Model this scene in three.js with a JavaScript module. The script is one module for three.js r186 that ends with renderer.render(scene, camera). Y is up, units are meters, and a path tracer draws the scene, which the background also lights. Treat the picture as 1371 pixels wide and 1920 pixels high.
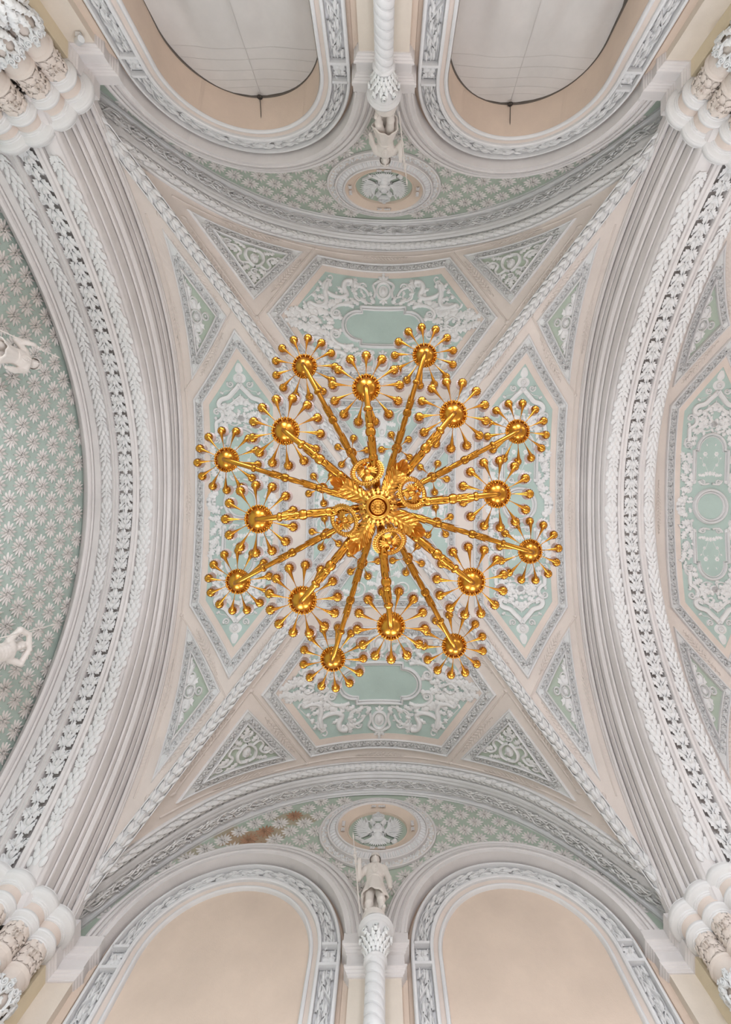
import * as THREE from 'three';
import { mergeGeometries, mergeVertices, toCreasedNormals } from 'three/addons/utils/BufferGeometryUtils.js';
import { MarchingCubes } from 'three/addons/objects/MarchingCubes.js';
import { RectAreaLightUniformsLib } from 'three/addons/lights/RectAreaLightUniformsLib.js';

// ---------------------------------------------------------------- camera, light, exposure
const scene = new THREE.Scene();
scene.background = new THREE.Color(0x1a1815);
const renderer = new THREE.WebGLRenderer({ antialias: true });
renderer.toneMapping = THREE.LinearToneMapping;
renderer.toneMappingExposure = 0.745;
renderer.shadowMap.enabled = true;
RectAreaLightUniformsLib.init();

const FOCAL = 880;
const camera = new THREE.PerspectiveCamera(2 * Math.atan(960 / FOCAL) * 180 / Math.PI, 1371 / 1920, 0.05, 200);
camera.setViewOffset(1371, 1920, -53.9, 39.4, 1371, 1920);   // the picture is an off-centre crop of the lens
camera.position.set(0.067, 0, 0.073);
{
  const [a, b, c] = [-0.0215, 0.0223, 0.0089];
  const m = new THREE.Matrix4().makeRotationY(c).multiply(new THREE.Matrix4().makeRotationX(a)).multiply(new THREE.Matrix4().makeRotationZ(b));
  const e = m.elements;   // rows of the rotation are the camera's right, forward and up
  camera.up.set(e[2], e[6], e[10]);
  camera.lookAt(0.067 + e[1], e[5], 0.073 + e[9]);
}
scene.add(camera);

const FLOOR = -1.6;
// daylight through the tall lower windows of the two long walls
function windowLight(x, h, z, w, hgt, dir, power, color) {
  const l = new THREE.RectAreaLight(color, power, w, hgt);
  l.position.set(x, h, z); l.lookAt(x, h - 0.42, z + dir);   // the sky's light falls inwards and down l.name = 'window_daylight';
  l.castShadow = true; scene.add(l);
}
const DAY = new THREE.Color(0.92, 0.985, 1.1);
for (const [x, k] of [[-2.76, 1], [2.76, 1], [10.64, 0.5], [16.16, 0.5]]) {
  windowLight(x, 2.2, 7.9, 2.5, 5.0, -1, 27 * k, DAY);
  windowLight(x, 2.2, -7.9, 2.5, 5.0, 1, 27 * k, DAY);
}

// ---------------------------------------------------------------- helpers
let seed = 7;
const rnd = () => { seed = (seed * 1664525 + 1013904223) >>> 0; return seed / 4294967296; };
const rr = (a, b) => a + (b - a) * rnd();
const V = (x, y, z) => new THREE.Vector3(x, y, z);
const lerp = (a, b, t) => a + (b - a) * t;
const PI = Math.PI;
const used = new Map();
function numbered(n) { const k = used.get(n) || 0; used.set(n, k + 1); return k ? n + '_' + String(k).padStart(3, '0') : n; }
function shadows(o) { o.traverse((c) => { if (c.isMesh) { c.castShadow = true; c.receiveShadow = true; } }); }
function thing(name, label, category, group) {
  const o = new THREE.Group(); o.name = numbered(name); o.userData.label = label; o.userData.category = category;
  if (group) o.userData.group = group;
  scene.add(o); return o;
}
function struct(name, label, category) { const o = new THREE.Group(); o.name = name; o.userData = { kind: 'structure', label, category }; scene.add(o); return o; }
function part(parent, name, geo, mat, label) {
  const m = new THREE.Mesh(geo, mat); m.name = name; m.castShadow = m.receiveShadow = true;
  if (label) m.userData.label = label;
  parent.add(m); return m;
}
// box-projected texture coordinates in metres
function metreUV(g) {
  const p = g.attributes.position, n = g.attributes.normal, uv = new Float32Array(p.count * 2);
  for (let i = 0; i < p.count; i++) {
    const ax = Math.abs(n.getX(i)), ay = Math.abs(n.getY(i)), az = Math.abs(n.getZ(i)), x = p.getX(i), y = p.getY(i), z = p.getZ(i);
    if (ay >= ax && ay >= az) { uv[2 * i] = x; uv[2 * i + 1] = z; } else if (ax > az) { uv[2 * i] = z; uv[2 * i + 1] = y; } else { uv[2 * i] = x; uv[2 * i + 1] = y; }
  }
  g.setAttribute('uv', new THREE.BufferAttribute(uv, 2)); return g;
}
// mesh collector: positions in any parameter space, baked through a map
class MB {
  constructor() { this.p = []; this.i = []; this.m = [1, 0, 0, 1, 0, 0]; this.zs = 1; this.z0 = 0; }
  at(x, y, ang = 0, sx = 1, sy = sx, zs = 1, z0 = 0) { const c = Math.cos(ang), s = Math.sin(ang); this.m = [c * sx, s * sx, -s * sy, c * sy, x, y]; this.zs = zs; this.z0 = z0; return this; }
  v(x, y, z) { const m = this.m; this.p.push(m[0] * x + m[2] * y + m[4], m[1] * x + m[3] * y + m[5], z * this.zs + this.z0); return this.p.length / 3 - 1; }
  t(a, b, c) { this.i.push(a, b, c); }
  q(a, b, c, d) { this.i.push(a, b, c, a, c, d); }
  ridge(pts, w, h, o = {}) {
    const n = pts.length, { t0 = 1, t1 = 1, flat = false, z = 0 } = o; let prev = null;
    for (let k = 0; k < n; k++) {
      const a = pts[Math.max(0, k - 1)], b = pts[Math.min(n - 1, k + 1)], u = k / (n - 1);
      let dx = b[0] - a[0], dy = b[1] - a[1]; const l = Math.hypot(dx, dy) || 1; dx /= l; dy /= l;
      const tp = lerp(t0, t1, u), ww = (typeof w === 'function' ? w(u) : w) * tp, hh = h * (0.35 + 0.65 * Math.min(1, tp)), [x, y] = pts[k];
      const prof = flat ? [[-1, 0], [-1, 1], [-0.72, 1.0], [-0.5, 0.72], [0.5, 0.72], [0.72, 1], [1, 1], [1, 0]] : [[-1, 0], [-0.62, 0.8], [0, 1], [0.62, 0.8], [1, 0]];
      const row = prof.map(([f, g]) => this.v(x - dy * ww * f, y + dx * ww * f, z + hh * g));
      if (prev) for (let j = 0; j < row.length - 1; j++) this.q(prev[j], row[j], row[j + 1], prev[j + 1]);
      prev = row;
    }
    return this;
  }
  wire(pts, w, h, o = {}) {   // two-sided thin ridge
    const n = pts.length; let prev = null;
    for (let k = 0; k < n; k++) {
      const a = pts[Math.max(0, k - 1)], b = pts[Math.min(n - 1, k + 1)], u = k / (n - 1);
      let dx = b[0] - a[0], dy = b[1] - a[1]; const l = Math.hypot(dx, dy) || 1; dx /= l; dy /= l;
      const ww = w * lerp(o.t0 ?? 1, o.t1 ?? 1, u), [x, y] = pts[k];
      const row = [this.v(x - dy * ww, y + dx * ww, 0), this.v(x, y, h), this.v(x + dy * ww, y - dx * ww, 0)];
      if (prev) for (let j = 0; j < 2; j++) this.q(prev[j], row[j], row[j + 1], prev[j + 1]);
      prev = row;
    }
    return this;
  }
  leaf(x, y, ang, len, wid, h, lobes = 3, o = {}) {
    const fine = o.fine && lobes > 1, N = fine ? lobes * 5 + 2 : lobes < 2 ? 6 : lobes * 2 + 1, c = Math.cos(ang), s = Math.sin(ang), { edge = 0.5, bend = 0, tip = 0.5, z = 0 } = o; let prev = null;
    for (let k = 0; k <= N; k++) {
      const u = k / N, wf = Math.pow(Math.sin(PI * Math.min(1, 0.08 + u * 0.92) ** 0.75), 0.8) * (lobes < 2 ? 1 : fine ? 0.58 + 0.56 * Math.pow(Math.abs(Math.sin(PI * (lobes + 0.5) * u)), 0.7) : (k % 2 ? 1.12 : 0.55)) * wid / 2 * (k === N ? 0 : 1);
      const back = lobes < 2 ? 0 : fine ? 0.05 * len * Math.sin(2 * PI * (lobes + 0.5) * u) : (k % 2 ? 0.05 : -0.03) * len, X = u * len, B = bend * len * u * u;
      const zm = z + h * (0.55 + 0.45 * Math.sin(PI * Math.min(1, u * 1.05))) * (1 - (1 - tip) * u * u), ze = z + h * edge * (0.6 + 0.4 * Math.sin(PI * u));
      const put = (X, Y, Z) => this.v(x + X * c - Y * s, y + X * s + Y * c, Z);
      const row = [put(X + back, B + wf, ze), put(X, B + wf * 0.5, z + (zm - z) * 0.88), put(X, B, zm * 0.86), put(X, B - wf * 0.5, z + (zm - z) * 0.88), put(X + back, B - wf, ze)];
      if (prev) for (let j = 0; j < 4; j++) this.q(prev[j], row[j], row[j + 1], prev[j + 1]);
      prev = row;
    }
    return this;
  }
  leafy(x, y, ang, len, wid, h, lobes = 3, z = 0) {   // cheap lobed leaf, three points across
    const N = lobes * 2 + 1, c = Math.cos(ang), s = Math.sin(ang); let prev = null;
    for (let k = 0; k <= N; k++) {
      const u = k / N, wf = Math.pow(Math.sin(PI * Math.min(1, 0.1 + u * 0.9) ** 0.75), 0.8) * (lobes < 2 ? 1 : (k % 2 ? 1.15 : 0.5)) * wid / 2 * (k === N ? 0 : 1), X = u * len;
      const put = (Y, Z) => this.v(x + X * c - Y * s, y + X * s + Y * c, Z);
      const row = [put(wf, z + h * 0.45), put(0, z + h * (0.7 + 0.3 * Math.sin(PI * u))), put(-wf, z + h * 0.45)];
      if (prev) for (let j = 0; j < 2; j++) this.q(prev[j], row[j], row[j + 1], prev[j + 1]);
      prev = row;
    }
    return this;
  }
  dome(x, y, rx, ry, h, seg = 8, rot = 0, z = 0) {
    const c = Math.cos(rot), s = Math.sin(rot), top = this.v(x, y, z + h), R = [[0.62, 0.82], [1, 0]]; let prev = null;
    for (const [f, g] of R) {
      const row = []; for (let k = 0; k < seg; k++) { const a = k / seg * 2 * PI, X = Math.cos(a) * rx * f, Y = Math.sin(a) * ry * f; row.push(this.v(x + X * c - Y * s, y + X * s + Y * c, z + h * g)); }
      for (let k = 0; k < seg; k++) { const l = (k + 1) % seg; if (!prev) this.t(top, row[k], row[l]); else this.q(prev[k], row[k], row[l], prev[l]); }
      prev = row;
    }
    return this;
  }
  ring(x, y, rx, ry, w, h, seg = 32, o = {}) { const p = []; for (let k = 0; k <= seg; k++) { const a = k / seg * 2 * PI; p.push([x + Math.cos(a) * rx, y + Math.sin(a) * ry]); } return this.ridge(p, w, h, o); }
  flower(x, y, r, petals, h, a0 = 0) { for (let k = 0; k < petals; k++) this.leaf(x, y, a0 + k / petals * 2 * PI, r, r * 2.4 / petals * 1.6, h, 1); return this.dome(x, y, r * 0.25, r * 0.25, h * 1.3, 6); }
  scroll(cx, cy, r, a0, turns, w, h, tail) { const p = spiral(cx, cy, r * 0.12, r, a0, turns); if (tail) p.push(...tail); this.ridge(p, w, h, { t0: 0.6, t1: 1 }); return this.dome(cx, cy, r * 0.3, r * 0.3, h * 1.1, 8); }
  bake(fn, o = {}) {
    const n = this.p.length / 3, out = new Float32Array(n * 3), P = this.p;
    for (let k = 0; k < n; k++) { const q = fn ? fn(P[3 * k], P[3 * k + 1], P[3 * k + 2]) : null; if (q) { out[3 * k] = q.x; out[3 * k + 1] = q.y; out[3 * k + 2] = q.z; } else { out[3 * k] = P[3 * k]; out[3 * k + 1] = P[3 * k + 1]; out[3 * k + 2] = P[3 * k + 2]; } }
    let g = new THREE.BufferGeometry(); g.setAttribute('position', new THREE.BufferAttribute(out, 3)); g.setIndex(this.i);
    if (o.crease) g = toCreasedNormals(g, o.crease); else g.computeVertexNormals();
    return metreUV(g);
  }
}
function spiral(cx, cy, r0, r1, a0, turns, n) { const N = n || Math.max(10, Math.ceil(Math.abs(turns) * 16)), p = []; for (let k = 0; k <= N; k++) { const u = k / N, r = lerp(r0, r1, Math.pow(u, 0.8)), a = a0 + turns * 2 * PI * u; p.push([cx + Math.cos(a) * r, cy + Math.sin(a) * r]); } return p; }
// smooth curve through points
function crv(pts, n = 24) { const c = new THREE.CatmullRomCurve3(pts.map(([x, y]) => V(x, y, 0)), false, 'centripetal'); return c.getPoints(n).map((p) => [p.x, p.y]); }
// sweep a profile (list of [a, b]) along stations; fn(a, b, station) gives a point. Sharp profile corners keep their edge.
function sweep(profile, stations, fn, o = {}) {
  const cos = Math.cos((o.crease ?? 32) * PI / 180), segs = []; let run = [profile[0]];
  for (let k = 1; k < profile.length; k++) {
    run.push(profile[k]);
    if (k < profile.length - 1) {
      const a = profile[k - 1], b = profile[k], c = profile[k + 1], l1 = Math.hypot(b[0] - a[0], b[1] - a[1]) || 1, l2 = Math.hypot(c[0] - b[0], c[1] - b[1]) || 1;
      if (((b[0] - a[0]) * (c[0] - b[0]) + (b[1] - a[1]) * (c[1] - b[1])) / l1 / l2 < cos) { segs.push(run); run = [profile[k]]; }
    }
  }
  segs.push(run);
  const mb = new MB();
  for (const s of segs) {
    let prev = null;
    for (const st of stations) {
      const row = s.map(([a, b]) => { const p = fn(a, b, st); return mb.v(p.x, p.y, p.z); });
      if (prev) for (let j = 0; j < row.length - 1; j++) mb.q(prev[j], prev[j + 1], row[j + 1], row[j]);
      prev = row;
    }
  }
  return mb.bake();
}
const range = (n, a = 0, b = 1) => Array.from({ length: n + 1 }, (_, k) => lerp(a, b, k / n));
// half-round bead between two profile points
function bead(a, b, bulge, n = 6) { const p = []; for (let k = 0; k <= n; k++) { const u = k / n, dx = b[0] - a[0], dy = b[1] - a[1], s = Math.sin(PI * u) * bulge; p.push([a[0] + dx * u - dy * s, a[1] + dy * u + dx * s]); } return p; }
function lathe(pts, seg = 32) { const g = new THREE.LatheGeometry(pts.map(([r, y]) => new THREE.Vector2(r, y)), seg); return g; }
function creasedLathe(pts, seg = 32) {
  return sweep(pts, range(seg, 0, 2 * PI), (r, y, a) => V(Math.cos(a) * r, y, Math.sin(a) * r));
}
function box(x0, x1, y0, y1, z0, z1) { const g = new THREE.BoxGeometry(Math.abs(x1 - x0), Math.abs(y1 - y0), Math.abs(z1 - z0)); g.translate((x0 + x1) / 2, (y0 + y1) / 2, (z0 + z1) / 2); return metreUV(g); }
function merge(list) { return mergeGeometries(list.map((g) => { let q = g.index ? g.toNonIndexed() : g; for (const k of Object.keys(q.attributes)) if (!['position', 'normal', 'uv'].includes(k)) q.deleteAttribute(k); if (!q.attributes.uv) metreUV(q); return q; })); }
function basis(o, pos, xdir, ndir, s = 1) {   // object's x along xdir, z along ndir
  const x = xdir.clone().normalize(), z = ndir.clone().addScaledVector(x, -ndir.dot(x)).normalize(), y = z.clone().cross(x), m = new THREE.Matrix4().makeBasis(x, y, z);
  m.scale(typeof s === 'number' ? V(s, s, s) : s); m.setPosition(pos); m.decompose(o.position, o.quaternion, o.scale); return o;
}

// ---------------------------------------------------------------- materials
function noiseTexture(size, fn, srgb) {
  const d = new Uint8Array(size * size * 4);
  for (let y = 0; y < size; y++) for (let x = 0; x < size; x++) { const c = fn(x / size, y / size), i = (y * size + x) * 4; d[i] = c[0]; d[i + 1] = c[1]; d[i + 2] = c[2]; d[i + 3] = 255; }
  const t = new THREE.DataTexture(d, size, size); t.wrapS = t.wrapT = THREE.RepeatWrapping; t.magFilter = THREE.LinearFilter; if (srgb) t.colorSpace = THREE.SRGBColorSpace; t.needsUpdate = true; return t;
}
const lat = Array.from({ length: 4096 }, () => rnd());
function vnoise(x, y, per) { const xi = Math.floor(x), yi = Math.floor(y), fx = x - xi, fy = y - yi, s = fx * fx * (3 - 2 * fx), t = fy * fy * (3 - 2 * fy), g = (a, b) => lat[(((a % per) + per) % per) * 64 % 4096 + ((b % per) + per) % per]; return lerp(lerp(g(xi, yi), g(xi + 1, yi), s), lerp(g(xi, yi + 1), g(xi + 1, yi + 1), s), t); }
const fbm = (u, v) => 0.5 * vnoise(u * 4, v * 4, 4) + 0.25 * vnoise(u * 8, v * 8, 8) + 0.15 * vnoise(u * 24, v * 24, 24) + 0.1 * vnoise(u * 60, v * 60, 60);
const mottle = noiseTexture(256, (u, v) => { const n = 236 + 19 * fbm(u, v); return [n, n, n]; }, true); mottle.repeat.set(0.4, 0.4);
const grain = noiseTexture(256, (u, v) => { const n = 255 * (0.6 * vnoise(u * 60, v * 60, 60) + 0.4 * vnoise(u * 30 + 3.3, v * 30, 30)); return [n, n, n]; }); grain.repeat.set(1.5, 1.5);
function plaster(hex, rough = 0.75) { return new THREE.MeshStandardMaterial({ color: hex, roughness: rough, map: mottle, bumpMap: grain, bumpScale: 0.0015 }); }
const M = {
  white: plaster(0xe5e3e2), ornament: plaster(0xebe9e7, 0.7), pink: plaster(0xe5dfdc), peach: plaster(0xe4d5ca), vault: plaster(0xe3d7ce),
  mint: plaster(0xb9cbc3), borderGround: plaster(0xe3e3e1), sage: plaster(0xb5c0b0), sageLight: plaster(0xbccbc1), warm: plaster(0xe0cbb9), cream: plaster(0xe6d9ca), ochre: plaster(0xe0d0b3), tan: plaster(0xe5d8cd),
  statue: plaster(0xefe6de, 0.6), curtain: new THREE.MeshStandardMaterial({ color: 0xd6d0cb, roughness: 0.9, map: mottle }),
  gold: new THREE.MeshStandardMaterial({ color: new THREE.Color(0.52, 0.228, 0.032), metalness: 1, roughness: 0.25 }),
  goldSoft: new THREE.MeshStandardMaterial({ color: new THREE.Color(0.6, 0.28, 0.05), metalness: 1, roughness: 0.34 }),
  pan: new THREE.MeshStandardMaterial({ color: 0xb8a49e, roughness: 0.4 }), candle: new THREE.MeshStandardMaterial({ color: 0xefe6d8, roughness: 0.6 }),
  glass: new THREE.MeshPhysicalMaterial({ color: 0xffffff, roughness: 0.1, transmission: 1, thickness: 0 }),
  frame: new THREE.MeshStandardMaterial({ color: 0x6a625a, roughness: 0.8 }), dark: new THREE.MeshStandardMaterial({ color: 0x3a342f, roughness: 0.8 }), metalGrey: new THREE.MeshStandardMaterial({ color: 0xd8d8d8, roughness: 0.4 }),
  floor: null, stain: plaster(0xc9a98a),
};
// ---------------------------------------------------------------- the vault (heights are metres above the camera)
const PERIOD = 13.4, XA = 6.7, ZIN = 7.65;
const pz = (z) => 13.35 - 0.024903 * z * z - 0.000816 * z * z * z * z;
const zin = (x) => { const t = Math.min(1, Math.abs(x) / 4.2); return 7.55 - 0.29 * t * t * (3 - 2 * t); };   // the webs end on the garland of the wall arch
function vaultH(x, z) {
  x = Math.abs(x); z = Math.abs(z);
  if (x > 0.75 * z) return pz(z);
  const xi = x / (0.75 * z + 1e-9); return pz(x / 0.75) + 0.6 * Math.pow(1 - xi * xi, 5.5) * (z / ZIN) ** 2;
}
// room-side normal of the web that (x, z) lies in
function vaultN(x, z) {
  const e = 0.004, hx = (vaultH(x + e, z) - vaultH(x - e, z)) / (2 * e), hz = (vaultH(x, z + e) - vaultH(x, z - e)) / (2 * e);
  return V(hx, -1, hz).normalize();
}
const onVault = (x, z, n = 0) => { const N = vaultN(x, z); return V(x + N.x * n, vaultH(x, z) + N.y * n, z + N.z * n); };

const ceiling = struct('ceiling', 'pale peach plaster groin vault with panels and ribs', 'ceiling');
function webGeo(kind, sgn) {   // kind 'wall': the web that rises to the long wall, 'side': the web towards the transverse arch
  const mb = new MB(), NU = 40, NV = 40; let prev = null;
  for (let a = 0; a <= NV; a++) {
    const v = a / NV, row = [];
    for (let b = 0; b <= NU; b++) {
      const u = b / NU * 2 - 1; let x, z;
      if (kind === 'wall') { z = v * zin(u * 0.75 * v * 7.4); x = u * 0.75 * z; z *= sgn; } else { x = v * 5.62; z = u * Math.min(zin(x) + 0.02, x / 0.75); x *= sgn; }
      row.push(mb.v(x, 0, z));
    }
    if (prev) for (let b = 0; b < NU; b++) mb.q(prev[b], row[b], row[b + 1], prev[b + 1]);
    prev = row;
  }
  // heights follow each web's own formula so that the groin stays sharp
  return mb.bake((x, _, z) => {
    const ax = Math.abs(x), az = Math.abs(z);
    const h = kind === 'side' ? pz(az) : (() => { const xi = Math.min(1, ax / (0.75 * az + 1e-9)); return pz(ax / 0.75) + 0.6 * Math.pow(1 - xi * xi, 5.5) * (az / ZIN) ** 2; })();
    return V(x, h, z);
  });
}
for (const s of [1, -1]) { part(ceiling, 'vault_web', webGeo('wall', s), M.vault); part(ceiling, 'vault_web', webGeo('side', s), M.vault); }
for (const s of [1, -1]) { const a = part(ceiling, 'vault_web', ceiling.children[s > 0 ? 0 : 2].geometry, M.vault); a.position.x = PERIOD; const b = part(ceiling, 'vault_web', ceiling.children[s > 0 ? 1 : 3].geometry, M.vault); b.position.x = PERIOD; }
{ // roof slab above the plaster, closes the room
  part(ceiling, 'roof_slab', box(-9.2, 20.8, 14.6, 14.9, -9.6, 9.6), M.dark);
}

// -------- polygon tools in plan
function inset(poly, d) {
  const n = poly.length, out = []; let area = 0;
  for (let k = 0; k < n; k++) { const a = poly[k], b = poly[(k + 1) % n]; area += a[0] * b[1] - a[1] * b[0]; }
  const s = area > 0 ? 1 : -1;
  for (let k = 0; k < n; k++) {
    const p = poly[(k + n - 1) % n], q = poly[k], r = poly[(k + 1) % n];
    const e1 = norm2(q[0] - p[0], q[1] - p[1]), e2 = norm2(r[0] - q[0], r[1] - q[1]), n1 = [-e1[1] * s, e1[0] * s], n2 = [-e2[1] * s, e2[0] * s];
    const f = d / (1 + n1[0] * n2[0] + n1[1] * n2[1]); out.push([q[0] + (n1[0] + n2[0]) * f, q[1] + (n1[1] + n2[1]) * f]);
  }
  return out;
}
function norm2(x, y) { const l = Math.hypot(x, y); return [x / l, y / l]; }
// strip between two parallel polygons with a cross profile [[f 0..1, z], ...]
function frameGeo(poly, d0, d1, prof, step = 0.25) {
  const mb = new MB(), A = inset(poly, d0), B = inset(poly, d1), n = poly.length;
  for (let k = 0; k < n; k++) {
    const l = (k + 1) % n, N = Math.max(2, Math.ceil(Math.hypot(A[l][0] - A[k][0], A[l][1] - A[k][1]) / step));
    for (let j = 0; j < prof.length - 1; j++) {
      let prev = null;
      for (let s = 0; s <= N; s++) {
        const u = s / N, a = [lerp(A[k][0], A[l][0], u), lerp(A[k][1], A[l][1], u)], b = [lerp(B[k][0], B[l][0], u), lerp(B[k][1], B[l][1], u)];
        const row = [prof[j], prof[j + 1]].map(([f, z]) => mb.v(lerp(a[0], b[0], f), lerp(a[1], b[1], f), z));
        if (prev) mb.q(prev[0], row[0], row[1], prev[1]); prev = row;
      }
    }
  }
  return mb.bake(onVault);
}
function fillGeo(poly, z, n = 14) {
  const mb = new MB(), N = poly.length, c = [0, 0]; for (const p of poly) { c[0] += p[0] / N; c[1] += p[1] / N; }
  for (let k = 0; k < N; k++) {
    const a = poly[k], b = poly[(k + 1) % N]; let prev = [mb.v(c[0], c[1], z)];
    for (let r = 1; r <= n; r++) {
      const row = []; for (let s = 0; s <= r; s++) { const f = r / n, u = s / r; row.push(mb.v(lerp(c[0], lerp(a[0], b[0], u), f), lerp(c[1], lerp(a[1], b[1], u), f), z)); }
      for (let s = 0; s < r; s++) { mb.t(prev[s], row[s], row[s + 1]); if (s < r - 1) mb.t(prev[s], row[s + 1], prev[s + 1]); }
      prev = row;
    }
  }
  return mb.bake(onVault);
}
// running vine in a straight band: origin, direction, length, width (t runs -w/2 .. w/2)
function vine(mb, ax, ay, bx, by, w, h, k = 1.15) {
  const L = Math.hypot(bx - ax, by - ay), ang = Math.atan2(by - ay, bx - ax), n = Math.max(1, Math.round(L / (w * k))), U = L / n;
  for (let q = 0; q < n; q++) {
    const f = q % 2 ? -1 : 1; mb.at(ax + Math.cos(ang) * U * q, ay + Math.sin(ang) * U * q, ang, 1, f);
    mb.wire([[0, -0.36 * w], [0.3 * U, -0.38 * w], [0.62 * U, -0.05 * w], [U, 0.36 * w]], 0.05 * w, h * 0.8);
    mb.wire(spiral(0.42 * U, 0.13 * w, 0.05 * w, 0.24 * w, 0.5 + rnd(), 1.1, 8), 0.045 * w, h * 0.9);
    mb.leafy(0.15 * U, -0.3 * w, 0.9 + rr(-0.2, 0.2), 0.50 * w, 0.35 * w, h * 1.1, 2);
    mb.leafy(0.75 * U, 0.05 * w, -0.9 + rr(-0.2, 0.2), 0.50 * w, 0.35 * w, h * 1.1, 2);
    mb.leafy(0.7 * U, 0.1 * w, 2.2 + rr(-0.2, 0.2), 0.42 * w, 0.32 * w, h, 2);
    mb.leafy(0.12 * U, 0.1 * w, 1.7, 0.40 * w, 0.27 * w, h, 2);
    mb.leafy(0.45 * U, -0.2 * w, -0.4, 0.35 * w, 0.27 * w, h, 1);
    mb.leafy(0.42 * U, 0.13 * w, rnd() * 6, 0.24 * w, 0.22 * w, h * 1.2, 1);
    mb.leafy(0.9 * U, -0.38 * w, 2.6, 0.40 * w, 0.24 * w, h, 1);
    mb.dome(0.9 * U, -0.2 * w, 0.06 * w, 0.06 * w, h, 5);
  }
  mb.at(0, 0);
}
function vineFrame(poly, d0, d1, h, skipEnds = 0.5) {
  const mb = new MB(), mid = inset(poly, (d0 + d1) / 2), n = poly.length, w = (d1 - d0) * 0.96;
  for (let k = 0; k < n; k++) { const a = mid[k], b = mid[(k + 1) % n], e = norm2(b[0] - a[0], b[1] - a[1]), s = w * skipEnds * 0.5; vine(mb, a[0] + e[0] * s, a[1] + e[1] * s, b[0] - e[0] * s, b[1] - e[1] * s, w, h); }
  return mb;
}
const FILLET = [[0, 0], [0.08, 0.6], [0.3, 0.95], [0.6, 1], [0.9, 0.75], [1, 0.3]];
function fillet(h) { return FILLET.map(([f, z]) => [f, z * h]); }

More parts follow.
